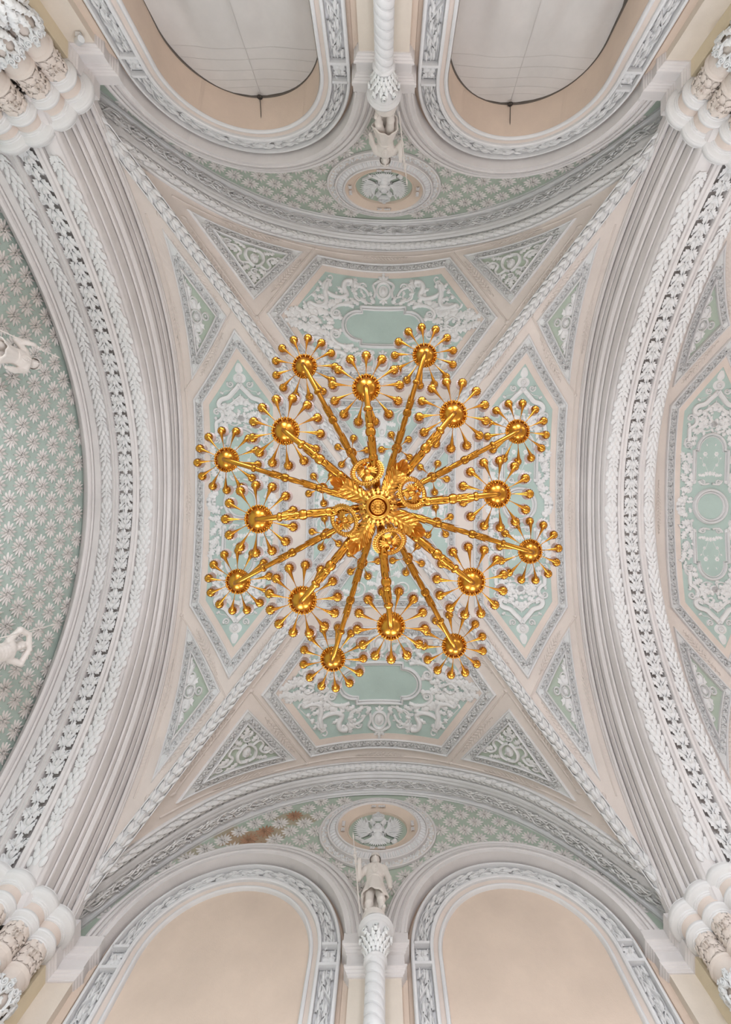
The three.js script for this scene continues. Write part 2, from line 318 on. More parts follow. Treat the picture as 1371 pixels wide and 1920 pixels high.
// -------- hexagonal panels next to the long walls
const HEX = [[3.15, 5.11], [1.94, 7.12], [-1.94, 7.12], [-3.15, 5.11], [-1.95, 3.5], [1.95, 3.5]];
function cartouchePts(rx, ry, ex, er) {   // rectangle with a rounded lobe on either end
  const p = []; p.push([-rx, ry], [rx, ry], [rx, er]); for (let k = 0; k <= 12; k++) { const a = PI / 2 - k / 12 * PI; p.push([ex - er + Math.cos(a) * er, Math.sin(a) * er]); }
  p.push([rx, -er], [rx, -ry], [-rx, -ry], [-rx, -er]); for (let k = 0; k <= 12; k++) { const a = -PI / 2 - k / 12 * PI; p.push([-(ex - er) + Math.cos(a) * er, Math.sin(a) * er]); }
  p.push([-rx, er]); return p;
}
function hexOrnament(mb, cz, s) {
  // drawn in units of about 4.7 mm with the cartouche in the middle, one quadrant and its mirrors
  const K = 0.00475;
  for (const [fx, fy] of [[1, 1], [-1, 1], [1, -1], [-1, -1]]) {
    mb.at(0, cz, 0, K * fx, K * fy * s, 1, 0);
    const R = (pts, w, h, o) => mb.ridge(crv(pts, 26), w, h, o);
    R([[86, 200], [110, 240], [150, 258], [178, 225], [172, 180], [140, 168], [120, 195], [132, 222]], 10, 0.06, { t1: 0.7 });
    R([[70, 150], [120, 160], [165, 190], [185, 235], [160, 275], [120, 285]], 8, 0.05, { t1: 0.6 });
    R([[196, 285], [232, 278], [244, 240], [225, 195], [262, 172], [330, 185], [365, 225], [352, 258]], 21, 0.12, { t1: 0.55 });
    R([[345, 245], [352, 190], [345, 140], [362, 106], [405, 98], [440, 108], [452, 84]], 18, 0.115, { t1: 0.6 });
    R([[180, 122], [222, 132], [280, 118], [312, 75], [300, 40], [268, 48], [272, 72]], 14, 0.07, { t1: 0.8 });
    R([[340, 296], [322, 306], [312, 288], [340, 250], [400, 196], [470, 110]], 7, 0.04, { t0: 1, t1: 0.5 });
    R([[440, 84], [462, 92], [470, 110]], 9, 0.05);
    mb.scroll(286, 66, 26, 2.0, 1.5, 8, 0.08); mb.scroll(335, 252, 22, 0, 1.4, 7, 0.07); mb.scroll(130, 262, 24, 1, 1.4, 7, 0.06); mb.scroll(214, 268, 26, 3, 1.2, 9, 0.09);
    for (const [x, y, a, l, w, n] of [[188, 262, 1.9, 44, 34, 3], [188, 262, 0.6, 40, 30, 2], [188, 262, 3.1, 40, 30, 2], [320, 232, 1.1, 52, 26, 3], [370, 230, 0.8, 30, 20, 2], [395, 185, 1.6, 30, 22, 2],
      [425, 150, 2.2, 30, 22, 2], [255, 158, -0.5, 60, 34, 3], [300, 148, -1.0, 60, 36, 3], [246, 132, 2.9, 56, 34, 3], [330, 92, 0.4, 70, 40, 3], [330, 60, 0.1, 84, 44, 3], [390, 40, 0.5, 60, 40, 3],
      [430, 34, 0.2, 70, 44, 3], [480, 26, 0.15, 64, 40, 3], [405, 66, 0.7, 48, 34, 2], [300, 20, 0.2, 60, 30, 3], [255, 28, 1.2, 40, 26, 2], [290, 105, 0.9, 44, 30, 2], [355, 150, 0.2, 42, 26, 2],
      [215, 150, 0.9, 44, 28, 2], [150, 140, 0.5, 50, 26, 3], [100, 145, 0.8, 54, 28, 3], [60, 150, 1.3, 50, 26, 2], [160, 205, 0.4, 34, 22, 2], [245, 215, 0.5, 40, 22, 2], [520, 14, 0.2, 52, 36, 3]])
      mb.leaf(x, y, a, l * 1.25, w * 1.3, 0.085, n);
    for (let k = 0; k < 26; k++) { const x = rr(290, 535), y = rr(0, 100) * (1 - Math.max(0, x - 380) / 240); mb.leaf(x, y, rr(-1, 1.6), rr(30, 52), rr(22, 34), rr(0.06, 0.1), 3, { edge: 0.75 }); }
    for (let k = 0; k < 14; k++) { const u = rnd(), x = lerp(70, 420, u), y = lerp(260, 140, u) + rr(-70, 5); if (x < 250 && y < 150) continue; mb.leaf(x, y, rr(-0.6, 2), rr(24, 40), rr(16, 24), 0.065, 2, { edge: 0.75 }); }
    for (const [x, y, r] of [[452, 40, 9], [500, 44, 8], [352, 20, 12], [236, 170, 9], [372, 216, 8], [340, 225, 7], [165, 240, 8], [540, 20, 9]]) mb.dome(x, y, r, r, 0.07, 7);
    mb.ridge(crv([[385, 12], [420, 30], [445, 12]], 8), 8, 0.09);
  }
  for (const f of [1, -1]) { // oval shield with a leaf crest over the long sides
    mb.at(0, cz, 0, K, K * s * f, 1, 0);
    mb.ring(0, 236, 42, 54, 9, 0.1, 28); mb.dome(0, 236, 36, 48, 0.06, 16); mb.dome(0, 236, 22, 32, 0.085, 12);
    mb.ridge(crv([[-60, 186], [-52, 230], [-64, 272], [-40, 292], [0, 300]], 16), 10, 0.09); mb.ridge(crv([[60, 186], [52, 230], [64, 272], [40, 292], [0, 300]], 16), 10, 0.09);
    for (const [a, l] of [[PI / 2, 78], [PI / 2 + 0.6, 60], [PI / 2 - 0.6, 60], [PI / 2 + 1.15, 46], [PI / 2 - 1.15, 46]]) mb.leaf(0, 290, a, l, 30, 0.1, 3);
    for (const [a, l] of [[-PI / 2, 44], [-PI / 2 + 0.8, 40], [-PI / 2 - 0.8, 40]]) mb.leaf(0, 180, a, l, 22, 0.08, 2);
  }
  mb.at(0, 0);
}
function hexPanel(s, label) {
  const poly = HEX.map(([x, z]) => [x, z * s]), o = thing('hexagonal_ceiling_panel', label, 'ceiling panel', 'hexagonal panels of the vault beside the long walls');
  part(o, 'outer_moulding', frameGeo(poly, 0, 0.06, fillet(0.075)), M.white);
  part(o, 'border_ground', frameGeo(poly, 0.06, 0.24, [[0, 0.02], [1, 0.02]]), M.borderGround);
  part(o, 'vine_border', vineFrame(poly, 0.06, 0.24, 0.075).bake(onVault), M.ornament, 'carved vine border of tiny leaves').userData.kind = 'stuff';
  part(o, 'inner_moulding', frameGeo(poly, 0.24, 0.29, fillet(0.07)), M.white);
  part(o, 'plain_band', frameGeo(poly, 0.29, 0.46, [[0, 0.03], [1, 0.03], [1, 0.0]]), M.peach);
  part(o, 'mint_ground', fillGeo(inset(poly, 0.455), 0.02), M.mint, 'flat mint green ground');
  const cz = 5.13 * s, mb = new MB(); hexOrnament(mb, cz, s);
  part(o, 'scroll_relief', mb.bake(onVault), M.ornament, 'white scrollwork relief with oval shields');
  const c = new MB(); c.at(0, cz, 0, 1, s);
  const ring = cartouchePts(0.66, 0.6, 1.17, 0.45), closed = [...ring, ring[0]];
  const dense = []; for (let k = 0; k < closed.length - 1; k++) { const a = closed[k], b = closed[k + 1], n = Math.max(1, Math.ceil(Math.hypot(b[0] - a[0], b[1] - a[1]) / 0.2)); for (let j = 0; j < n; j++) dense.push([lerp(a[0], b[0], j / n), lerp(a[1], b[1], j / n)]); } dense.push(closed[closed.length - 1]);
  c.ridge(dense, 0.045, 0.1); c.ridge(dense.map(([x, y]) => [x * 0.93, y * 0.88]), 0.03, 0.06);
  part(o, 'cartouche_frame', c.bake(onVault), M.white);
  const f = new MB(); f.at(0, cz, 0, 1, s); const mid = f.v(0, 0, 0.02), idx = dense.map(([x, y]) => [x * 0.93, y * 0.88]).map(([x, y]) => [f.v(x * 0.5, y * 0.5, 0.02), f.v(x, y, 0.02)]);
  for (let k = 0; k < idx.length - 1; k++) { f.t(mid, idx[k][0], idx[k + 1][0]); f.q(idx[k][0], idx[k][1], idx[k + 1][1], idx[k + 1][0]); }
  part(o, 'cartouche_field', f.bake(onVault), M.mint, 'blank mint green cartouche field');
  return o;
}
hexPanel(1, 'mint hexagonal ceiling panel with blank cartouche on the side of the curtained windows');
hexPanel(-1, 'mint hexagonal ceiling panel with blank cartouche on the side of the blind niches');

// -------- long panels next to the transverse arches
const SIDE = [[3.93, 4.62], [5.24, 2.85], [5.24, -2.85], [3.93, -4.62], [2.62, -2.85], [2.62, 2.85]];
function sideOrnament(mb, cx, s) {
  const K = 0.00219;   // drawing unit; y runs from the round medallion to the tip
  for (const fy of [1, -1]) for (const fx of [1, -1]) {
    mb.at(cx, 0, 0, K * fx * s, K * fy, 1, 0);
    const R = (pts, w, h, o) => mb.ridge(crv(pts, 24), w, h, o);
    // ogee gable with scrolls and finial
    R([[0, 1490], [30, 1450], [90, 1390], [150, 1330], [240, 1300], [275, 1250], [250, 1200], [205, 1220], [215, 1255]], 30, 0.07, { flat: true });
    mb.scroll(118, 1490, 42, -1.2, 1.3, 15, 0.07); R([[60, 1430], [90, 1440], [140, 1410], [200, 1400], [235, 1360]], 9, 0.045, { t1: 0.5 });
    R([[0, 1340], [60, 1290], [130, 1240], [200, 1215]], 20, 0.06, { flat: true });
    mb.scroll(308, 1150, 44, 1.2, 1.2, 16, 0.075); R([[290, 1185], [240, 1150], [232, 1090], [270, 1040], [310, 1020], [312, 920], [310, 850]], 24, 0.07, { flat: true });
    mb.scroll(318, 800, 52, 0.4, 1.6, 15, 0.08); R([[365, 800], [352, 870], [318, 900]], 14, 0.06);
    for (const [x, y, a, l, w, n] of [[0, 1240, PI / 2, 110, 80, 3], [40, 1230, 1.0, 90, 60, 3], [90, 1190, 0.5, 100, 66, 3], [110, 1130, 0.1, 100, 60, 3], [70, 1130, -0.6, 90, 56, 3], [30, 1150, -1.3, 70, 44, 2], [130, 1010, 0.9, 100, 70, 3],
      [180, 960, 0.5, 100, 76, 3], [200, 900, -0.2, 90, 70, 3], [215, 840, -0.5, 80, 60, 3], [150, 1040, 1.6, 60, 44, 2], [60, 1030, 0.3, 80, 40, 2], [250, 1120, 2.4, 60, 36, 2], [330, 1090, -1.9, 60, 40, 2],
      [210, 1370, 0.5, 50, 30, 2], [270, 560, 1.4, 110, 70, 3], [350, 600, 1.2, 110, 70, 3], [300, 460, 0.8, 90, 60, 3], [360, 480, 1.8, 100, 66, 3], [270, 350, 1.9, 90, 60, 3], [340, 330, 1.2, 100, 70, 3],
      [240, 270, 0.6, 110, 76, 3], [270, 200, 0.2, 110, 70, 3], [300, 120, -0.2, 100, 64, 3], [330, 60, 0.3, 100, 70, 3], [390, 20, 0.4, 60, 70, 3], [330, 30, -0.3, 60, 40, 2], [200, 300, 0.9, 80, 56, 2]])
      mb.leaf(x, y, a, l * 1.22, w * 1.3, 0.085, n);
    for (let k = 0; k < 20; k++) { const y = rr(40, 780), x = rr(255, 385); if (y > 650 && x < 290) continue; mb.leaf(x, y, rr(0, 6.28), rr(50, 80), rr(40, 56), rr(0.06, 0.09), 3, { edge: 0.75 }); }
    for (let k = 0; k < 18; k++) { const y = rr(960, 1200), x = rr(10, 230); mb.leaf(x, y, rr(0, 6.28), rr(50, 80), rr(36, 50), rr(0.05, 0.08), 3, { edge: 0.75 }); }
    mb.scroll(340, 520, 46, 2, 1.4, 11, 0.07); R([[300, 470], [280, 530], [300, 590], [360, 610], [395, 560]], 10, 0.05); mb.scroll(300, 245, 50, 2.6, 1.4, 13, 0.075); R([[270, 180], [250, 230], [280, 290]], 13, 0.06);
    mb.scroll(85, 1060, 36, 0.3, 1.4, 11, 0.07); R([[20, 1010], [80, 985], [140, 1000], [165, 1030]], 12, 0.06); mb.dome(0, 1075, 70, 60, 0.07, 12); mb.dome(28, 1090, 14, 10, 0.095, 7);
    mb.scroll(110, 320, 38, 3, 1.3, 12, 0.07); R([[20, 300], [70, 290], [130, 300], [155, 340]], 16, 0.07);
    mb.dome(190, 1120, 16, 16, 0.06, 7); mb.dome(330, 420, 14, 14, 0.06, 7); mb.dome(430, 0, 26, 26, 0.07, 8);
    // fine spray inside the arched field
    R([[10, 400], [60, 520], [110, 600], [80, 660], [40, 640]], 5, 0.025); R([[10, 620], [60, 700], [110, 720], [120, 790]], 4, 0.02); mb.flower(75, 690, 44, 6, 0.035); mb.flower(85, 545, 34, 5, 0.03);
    for (const [x, y, a, l, w] of [[0, 400, PI / 2, 90, 60], [30, 400, 1.0, 90, 60], [60, 395, 0.5, 90, 60], [100, 400, 0.3, 90, 50], [120, 620, 0.8, 50, 26], [50, 790, 1.2, 50, 24]]) mb.leaf(x, y, a, l, w, 0.035, 3);
  }
  for (const fy of [1, -1]) { // finial boss on the axis
    mb.at(cx, 0, 0, K * s, K * fy, 1, 0); mb.dome(0, 1560, 100, 78, 0.05, 14); mb.ring(0, 1560, 34, 34, 9, 0.075, 16); mb.dome(0, 1560, 26, 26, 0.07, 10);
    mb.leaf(0, 1620, PI / 2, 130, 96, 0.06, 1); mb.leaf(0, 1640, 0.3, 60, 34, 0.05, 1); mb.leaf(0, 1640, PI - 0.3, 60, 34, 0.05, 1);
  }
  mb.at(0, 0);
}
function sidePanel(s, label, bay = 0) {
  const cx = 3.93 * s, poly = SIDE.map(([x, z]) => [x * s, z]), o = thing('long_ceiling_panel', label, 'ceiling panel', 'long panels of the vault beside the transverse arches');
  part(o, 'outer_moulding', frameGeo(poly, 0, 0.06, fillet(0.075)), M.white);
  part(o, 'border_ground', frameGeo(poly, 0.06, 0.23, [[0, 0.02], [1, 0.02]]), M.borderGround);
  part(o, 'vine_border', vineFrame(poly, 0.06, 0.23, 0.075).bake(onVault), M.ornament, 'carved vine border of tiny leaves').userData.kind = 'stuff';
  part(o, 'inner_moulding', frameGeo(poly, 0.23, 0.27, fillet(0.07)), M.white);
  part(o, 'plain_band', frameGeo(poly, 0.27, 0.43, [[0, 0.03], [1, 0.03], [1, 0.0]]), M.peach);
  part(o, 'mint_ground', fillGeo(inset(poly, 0.425), 0.02), M.mint, 'flat mint green ground');
  const mb = new MB(); sideOrnament(mb, cx, s); part(o, 'scroll_relief', mb.bake(onVault), M.ornament, 'white scrollwork relief with gables and leaves');
  const c = new MB(); c.ring(cx, 0, 0.47, 0.47, 0.05, 0.12, 40); c.ring(cx, 0, 0.4, 0.4, 0.035, 0.08, 40); part(o, 'round_medallion_frame', c.bake(onVault), M.white);
  const d = new MB(); d.dome(cx, 0, 0.38, 0.38, 0.0, 32, 0, 0.03); part(o, 'round_medallion_field', d.bake(onVault), M.mint, 'blank mint green round field');
  for (const f of [1, -1]) {
    const a = new MB(), pts = [[-0.5, 0.66], [-0.5, 1.62], [-0.4, 1.62]]; for (let k = 0; k <= 14; k++) { const t = PI - k / 14 * PI; pts.push([Math.cos(t) * 0.4, 1.66 + Math.sin(t) * 0.42]); } pts.push([0.4, 1.62], [0.5, 1.62], [0.5, 0.66]);
    a.at(cx, 0, 0, 1, f); a.ridge(pts, 0.045, 0.085); a.ridge(pts.map(([x, y]) => [x * 0.86, 0.66 + (y - 0.66) * 0.95]), 0.02, 0.05); part(o, 'arched_field_frame', a.bake(onVault), M.white);
  }
  if (bay) o.position.x = PERIOD * bay;
  return o;
}
sidePanel(-1, 'long mint ceiling panel with round medallion beside the arch of the flowered green wall');
sidePanel(1, 'long mint ceiling panel with round medallion, between chandelier and the far right arch');
sidePanel(-1, 'long mint ceiling panel with round medallion beyond the right arch, in the next bay', 1);

// -------- triangular panels in the corners of the vault
const TRI_WALL = [[4.69, 6.97], [2.285, 7.1], [3.44, 5.39]], TRI_SIDE = [[5.17, 6.41], [4.085, 4.88], [5.24, 3.34]];
function triPanel(kind, sx, sz, label, bay = 0) {
  const poly = (kind ? TRI_SIDE : TRI_WALL).map(([x, z]) => [x * sx, z * sz]), o = thing(kind ? 'narrow_triangular_ceiling_panel' : 'triangular_ceiling_panel', label, 'ceiling panel', 'triangular panels of the vault');
  part(o, 'outer_moulding', frameGeo(poly, 0, 0.045, fillet(0.06)), M.white);
  part(o, 'border_ground', frameGeo(poly, 0.045, 0.19, [[0, 0.02], [1, 0.02]]), M.borderGround);
  part(o, 'vine_border', vineFrame(poly, 0.045, 0.19, 0.07, 0.7).bake(onVault), M.ornament, 'carved vine border of tiny leaves').userData.kind = 'stuff';
  part(o, 'inner_moulding', frameGeo(poly, 0.19, 0.23, [[0, 0.02], [0.1, 0.09], [0.5, 0.11], [0.9, 0.09], [1, 0.0]]), M.white);
  part(o, 'sage_ground', fillGeo(inset(poly, 0.225), 0.015, 14), M.sage, 'sunk sage green ground');
  const mb = new MB();
  if (!kind) {   // mask between scrolls
    mb.at(3.45 * sx, 6.47 * sz, 0, sx * 1.22, sz * 1.16);
    for (const f of [1, -1]) { const m = (l) => l.map(([x, y]) => [x * f, y]);
      mb.ridge(crv(m([[0.02, 0.22], [0.13, 0.18], [0.16, 0.02], [0.07, -0.12], [0, -0.16]]), 14), 0.03, 0.11);
      mb.ridge(crv(m([[0.1, -0.1], [0.24, -0.16], [0.3, -0.05], [0.24, 0.06], [0.34, 0.16], [0.46, 0.12]]), 16), 0.028, 0.08); mb.scroll(0.46 * f, 0.16, 0.07, 0, 1.4 * f, 0.02, 0.08); mb.scroll(0.25 * f, -0.2, 0.06, 1, 1.4 * f, 0.018, 0.08);
      mb.leaf(0.1 * f, -0.18, f > 0 ? -0.9 : PI + 0.9, 0.2, 0.12, 0.08, 3); mb.leaf(0.3 * f, 0.05, f > 0 ? 0.3 : PI - 0.3, 0.22, 0.14, 0.08, 3); mb.leaf(0.48 * f, 0.18, f > 0 ? 0.1 : PI - 0.1, 0.2, 0.1, 0.06, 3); mb.leaf(0.16 * f, 0.2, f > 0 ? 0.4 : PI - 0.4, 0.2, 0.1, 0.07, 3);
      mb.leaf(0.05 * f, -0.3, f > 0 ? -1.1 : PI + 1.1, 0.16, 0.1, 0.07, 3); mb.leaf(0.3 * f, 0.22, f > 0 ? 0.9 : PI - 0.9, 0.12, 0.08, 0.06, 2); mb.dome(0.05 * f, 0.08, 0.025, 0.018, 0.13, 6);
    }
    mb.dome(0, 0.03, 0.085, 0.13, 0.1, 12); mb.dome(0, 0.0, 0.025, 0.05, 0.135, 6); mb.leaf(0, 0.16, PI / 2, 0.13, 0.12, 0.1, 2); mb.leaf(0, -0.34, -PI / 2, 0.22, 0.14, 0.08, 3); mb.scroll(0, -0.28, 0.07, 0, 1.4, 0.02, 0.08);
  } else {
    mb.at(4.84 * sx, 4.87 * sz, 0, sx * 1.05, sz * 1.12);
    mb.ring(0.02, 0, 0.125, 0.125, 0.022, 0.1, 22); mb.dome(0.02, 0, 0.1, 0.1, 0.075, 14); mb.ring(0.02, 0, 0.06, 0.06, 0.014, 0.1, 14); mb.ring(-0.2, 0, 0.07, 0.07, 0.02, 0.1, 18); mb.dome(-0.2, 0, 0.035, 0.035, 0.06, 8);
    for (const f of [1, -1]) { mb.leaf(0.0, 0.1 * f, 2.2 * f, 0.2, 0.16, 0.07, 2); mb.leaf(0.06, 0.1 * f, 1.9 * f, 0.26, 0.2, 0.07, 3); mb.leaf(0.1, 0.14 * f, 1.45 * f, 0.3, 0.16, 0.06, 3); mb.ridge(crv([[-0.02, 0.16 * f], [-0.05, 0.28 * f], [0.03, 0.36 * f], [0.1, 0.3 * f], [0.06, 0.24 * f]], 14), 0.02, 0.08);
      mb.leaf(0.1, 0.36 * f, 1.7 * f, 0.22, 0.12, 0.07, 3); mb.ridge(crv([[0.06, 0.4 * f], [0.02, 0.5 * f], [0.1, 0.54 * f], [0.13, 0.46 * f]], 10), 0.016, 0.07); mb.leaf(0.12, 0.52 * f, 1.5 * f, 0.18, 0.08, 0.06, 2); }
  }
  part(o, 'relief', mb.bake((x, z, n) => onVault(x, z, n)), M.ornament, kind ? 'white relief of a round boss with leaves' : 'white relief of a mask between scrolls');
  if (bay) o.position.x = PERIOD * bay;
}
const wn = (s) => (s > 0 ? 'curtained windows' : 'blind niches');
for (const sz of [1, -1]) {
  for (const sx of [1, -1]) triPanel(0, sx, sz, `triangular ceiling panel with mask relief above the ${sx > 0 ? 'right' : 'left'} one of the ${wn(sz)}`);
  for (const sx of [1, -1]) triPanel(1, sx, sz, `narrow triangular ceiling panel with round boss by the ${sx > 0 ? 'right' : 'left'} arch, nearer the ${wn(sz)}`);
  triPanel(1, -1, sz, `narrow triangular ceiling panel in the next bay beyond the right arch, nearer the ${wn(sz)}`, 1);
}

// -------- triangular panels that meet at the crown, behind the chandelier
function crownPanel(poly, ax, label) {
  const o = thing('crown_panel', label, 'ceiling panel', 'triangular panels around the crown of the vault');
  part(o, 'outer_moulding', frameGeo(poly, 0, 0.05, fillet(0.06)), M.white);
  part(o, 'border_ground', frameGeo(poly, 0.05, 0.2, [[0, 0.02], [1, 0.02]]), M.borderGround);
  part(o, 'vine_border', vineFrame(poly, 0.05, 0.2, 0.07, 0.7).bake(onVault), M.ornament, 'carved vine border of tiny leaves').userData.kind = 'stuff';
  part(o, 'inner_moulding', frameGeo(poly, 0.2, 0.24, fillet(0.07)), M.white);
  part(o, 'mint_ground', fillGeo(inset(poly, 0.235), 0.02, 12), M.mint, 'flat mint green ground');
  const mb = new MB(), [ox, oz, ang, sc] = ax; mb.at(ox, oz, ang, sc, sc);   // x along the outer edge, y towards the crown
  for (const f of [1, -1]) {
    mb.scroll(0.52 * f, 0.2, 0.2, f > 0 ? 2 : 1, 1.5 * f, 0.028, 0.06); mb.scroll(0.25 * f, 0.72, 0.13, 1, 1.3 * f, 0.022, 0.05);
    mb.ridge(crv([[0.1 * f, 0.0], [0.3 * f, 0.04], [0.42 * f, -0.02], [0.75 * f, 0.02], [0.95 * f, -0.02]], 16), 0.025, 0.05, { t1: 0.5 }); mb.ridge(crv([[0.12 * f, 0.45], [0.3 * f, 0.5], [0.42 * f, 0.6], [0.3 * f, 0.9]], 14), 0.02, 0.05, { t1: 0.6 });
    for (const [x, y, a, l, w] of [[0.7, 0.1, 0.5, 0.2, 0.12], [0.75, 0.0, -0.1, 0.3, 0.12], [0.3, 0.5, 0.6, 0.18, 0.12], [0.15, 0.3, 0.2, 0.2, 0.14], [0.12, 0.15, -0.2, 0.2, 0.12], [0.15, 0.95, 0.9, 0.18, 0.1], [0.4, 0.45, 1.4, 0.18, 0.1], [0.12, 0.6, 0.4, 0.16, 0.1]]) mb.leaf(x * f, y, f > 0 ? a : PI - a, l, w, 0.05, 3);
  }
  mb.dome(0, 0.35, 0.12, 0.3, 0.07, 14); mb.dome(0, 0.5, 0.07, 0.09, 0.11, 10); for (const a of [0.4, 0.9, 1.57, 2.24, 2.74]) mb.leaf(0, 0.62, a, 0.26, 0.12, 0.08, 3); for (const a of [-0.5, -1.57, -2.64]) mb.leaf(0, 0.16, a, 0.22, 0.14, 0.08, 3); for (const a of [0.6, 2.54]) mb.leaf(0, 0.22, a, 0.24, 0.1, 0.08, 3); mb.leaf(0, 0.95, PI / 2, 0.26, 0.12, 0.06, 3);
  part(o, 'relief', mb.bake(onVault), M.ornament, 'white relief of scrolls around a mask');
}
for (const s of [1, -1]) {
  crownPanel([[1.8, 2.95 * s], [-1.8, 2.95 * s], [0, 0.45 * s]], [0, 2.66 * s, s > 0 ? PI : 0, 1.25], `triangular crown panel behind the chandelier on the side of the ${s > 0 ? 'curtained windows' : 'blind niches'}`);
  crownPanel([[2.12 * s, 2.35], [2.12 * s, -2.35], [0.4 * s, 0]], [1.84 * s, 0, s > 0 ? PI / 2 : -PI / 2, 1.1], `triangular crown panel behind the chandelier on the side of the ${s > 0 ? 'right arch' : 'green end wall'}`);
}

// -------- raised lines and faint vine sprays on the plain peach strips
function spray(ax, az, bx, bz, w) {
  const mb = new MB(), L = Math.hypot(bx - ax, bz - az), ang = Math.atan2(bz - az, bx - ax), n = Math.round(L / 0.1);
  mb.at(ax, az, ang);
  for (let k = 0; k <= n; k++) { const u = k / n, tp = Math.sin(PI * u) ** 0.8, x = u * L, l = w * (0.35 + 0.9 * tp); mb.leafy(x, 0, 0.75 + rr(-0.15, 0.15), l, l * 0.45, 0.028, 1); mb.leafy(x + 0.04, 0, -0.75 + rr(-0.15, 0.15), l, l * 0.45, 0.028, 1); if (k % 2) mb.dome(x + 0.02, (rnd() - 0.5) * w * tp, 0.018, 0.018, 0.03, 5); }
  mb.wire([[0, 0], [L, 0]].flatMap(([x, y], k) => k ? [[L / 2, 0], [x, y]] : [[x, y]]), 0.008, 0.02);
  return mb.bake(onVault);
}
const SPRAYS = [[4.62, 6.52, 3.75, 5.35, 0.11], [5.1, 6.3, 4.22, 5.12, 0.11], [4.1, 7.12, 2.9, 7.24, 0.1], [-0.7, 7.33, 0.7, 7.33, 0.1], [5.43, 5.5, 5.46, 4.2, 0.1], [3.05, 5.72, 2.35, 6.85, 0.11], [4.25, 4.52, 4.95, 3.5, 0.11], [5.42, 0.75, 5.42, -0.75, 0.09], [3.12, 4.62, 2.42, 3.7, 0.09], [3.6, 4.52, 2.9, 3.55, 0.09]];
for (const sx of [1, -1]) for (const sz of [1, -1]) for (const [a, b, c, d, w] of SPRAYS) {
  if ((a === -0.7 && sx < 0) || (b === 0.75 && sz < 0)) continue;
  const g = spray(a * sx, b * sz, c * sx, d * sz, w), m = part(ceiling, 'vine_spray', g, M.vault);
  if (sx < 0 && a > 4.05 && b < 6.4) { const q = part(ceiling, 'vine_spray', g, M.vault); q.position.x = PERIOD; }
}
function line(pts, w, h, mat = M.vault, step = 0.3) { const mb = new MB(), dense = []; for (let k = 0; k < pts.length - 1; k++) { const n = Math.max(2, Math.ceil(Math.hypot(pts[k + 1][0] - pts[k][0], pts[k + 1][1] - pts[k][1]) / step)); for (let j = 0; j < n; j++) dense.push([lerp(pts[k][0], pts[k + 1][0], j / n), lerp(pts[k][1], pts[k + 1][1], j / n)]); } dense.push(pts[pts.length - 1]); mb.ridge(dense, w, h); return mb.bake(onVault); }
for (const sx of [1, -1]) for (const sz of [1, -1]) {
  const S = (l) => l.map(([x, z]) => [x * sx, z * sz]);
  for (const l of [[[4.72, 6.72], [3.38, 4.93], [2.0, 7.3]], [[5.14, 6.62], [3.93, 5.0], [5.44, 3.1]], [[3.33, 4.86], [1.4, 2.3]], [[3.87, 4.92], [1.95, 2.35]], [[5.43, 6.6], [5.43, 3.1], [5.43, 0]], [[4.9, 7.08], [3, 7.27], [1.9, 7.31], [0, 7.4]]]) {
    part(ceiling, 'raised_line', line(S(l), 0.022, 0.03), M.vault);
  }
  for (const [x, z] of [[3.36, 4.95], [3.93, 5.02], [2.02, 7.3], [5.43, 3.1], [4.72, 6.72], [5.14, 6.6]]) { const mb = new MB(); mb.dome(x * sx, z * sz, 0.055, 0.055, 0.045, 10); const b = part(ceiling, 'boss', mb.bake(onVault), M.vault); if (sx < 0 && x === 5.43) { const q = part(ceiling, 'boss', b.geometry, M.vault); q.position.x = PERIOD; } }
}
// ---------------------------------------------------------------- garland ribs
const bayLeafGeo = (() => { const mb = new MB(); mb.leaf(0, 0, 0, 1, 0.62, 0.26, 1, { edge: 0.15, tip: 0.75 }); mb.wire([[0.05, 0], [0.9, 0]], 0.03, 0.3); return mb.bake(); })();
const ovalLeafGeo = (() => { const mb = new MB(); mb.dome(0.5, 0, 0.52, 0.3, 0.24, 10); return mb.bake(); })();
const acanthusGeo = (() => { const mb = new MB(); mb.leaf(0, 0, 0, 1, 0.78, 0.24, 3, { edge: 0.6, tip: 0.7, fine: true }); return mb.bake(); })();
const oakLeafGeo = (() => { const mb = new MB(); mb.leaf(0, 0, 0, 1, 0.92, 0.26, 3, { edge: 0.7, bend: 0.12, tip: 0.7, fine: true }); mb.wire([[0, 0], [0.85, 0.08]], 0.04, 0.3); return mb.bake(); })();
const rosetteGeo = (() => { const mb = new MB(); mb.flower(0, 0, 0.5, 6, 0.3); return mb.bake(); })();
const budGeo = (() => { const mb = new MB(); mb.dome(0.1, 0, 0.3, 0.24, 0.34, 10); mb.leaf(-0.15, 0.1, 0.5, 0.7, 0.34, 0.3, 1); mb.leaf(-0.15, -0.1, -0.5, 0.7, 0.34, 0.3, 1); mb.leaf(-0.1, 0, 0, 0.95, 0.2, 0.3, 1); return mb.bake(); })();

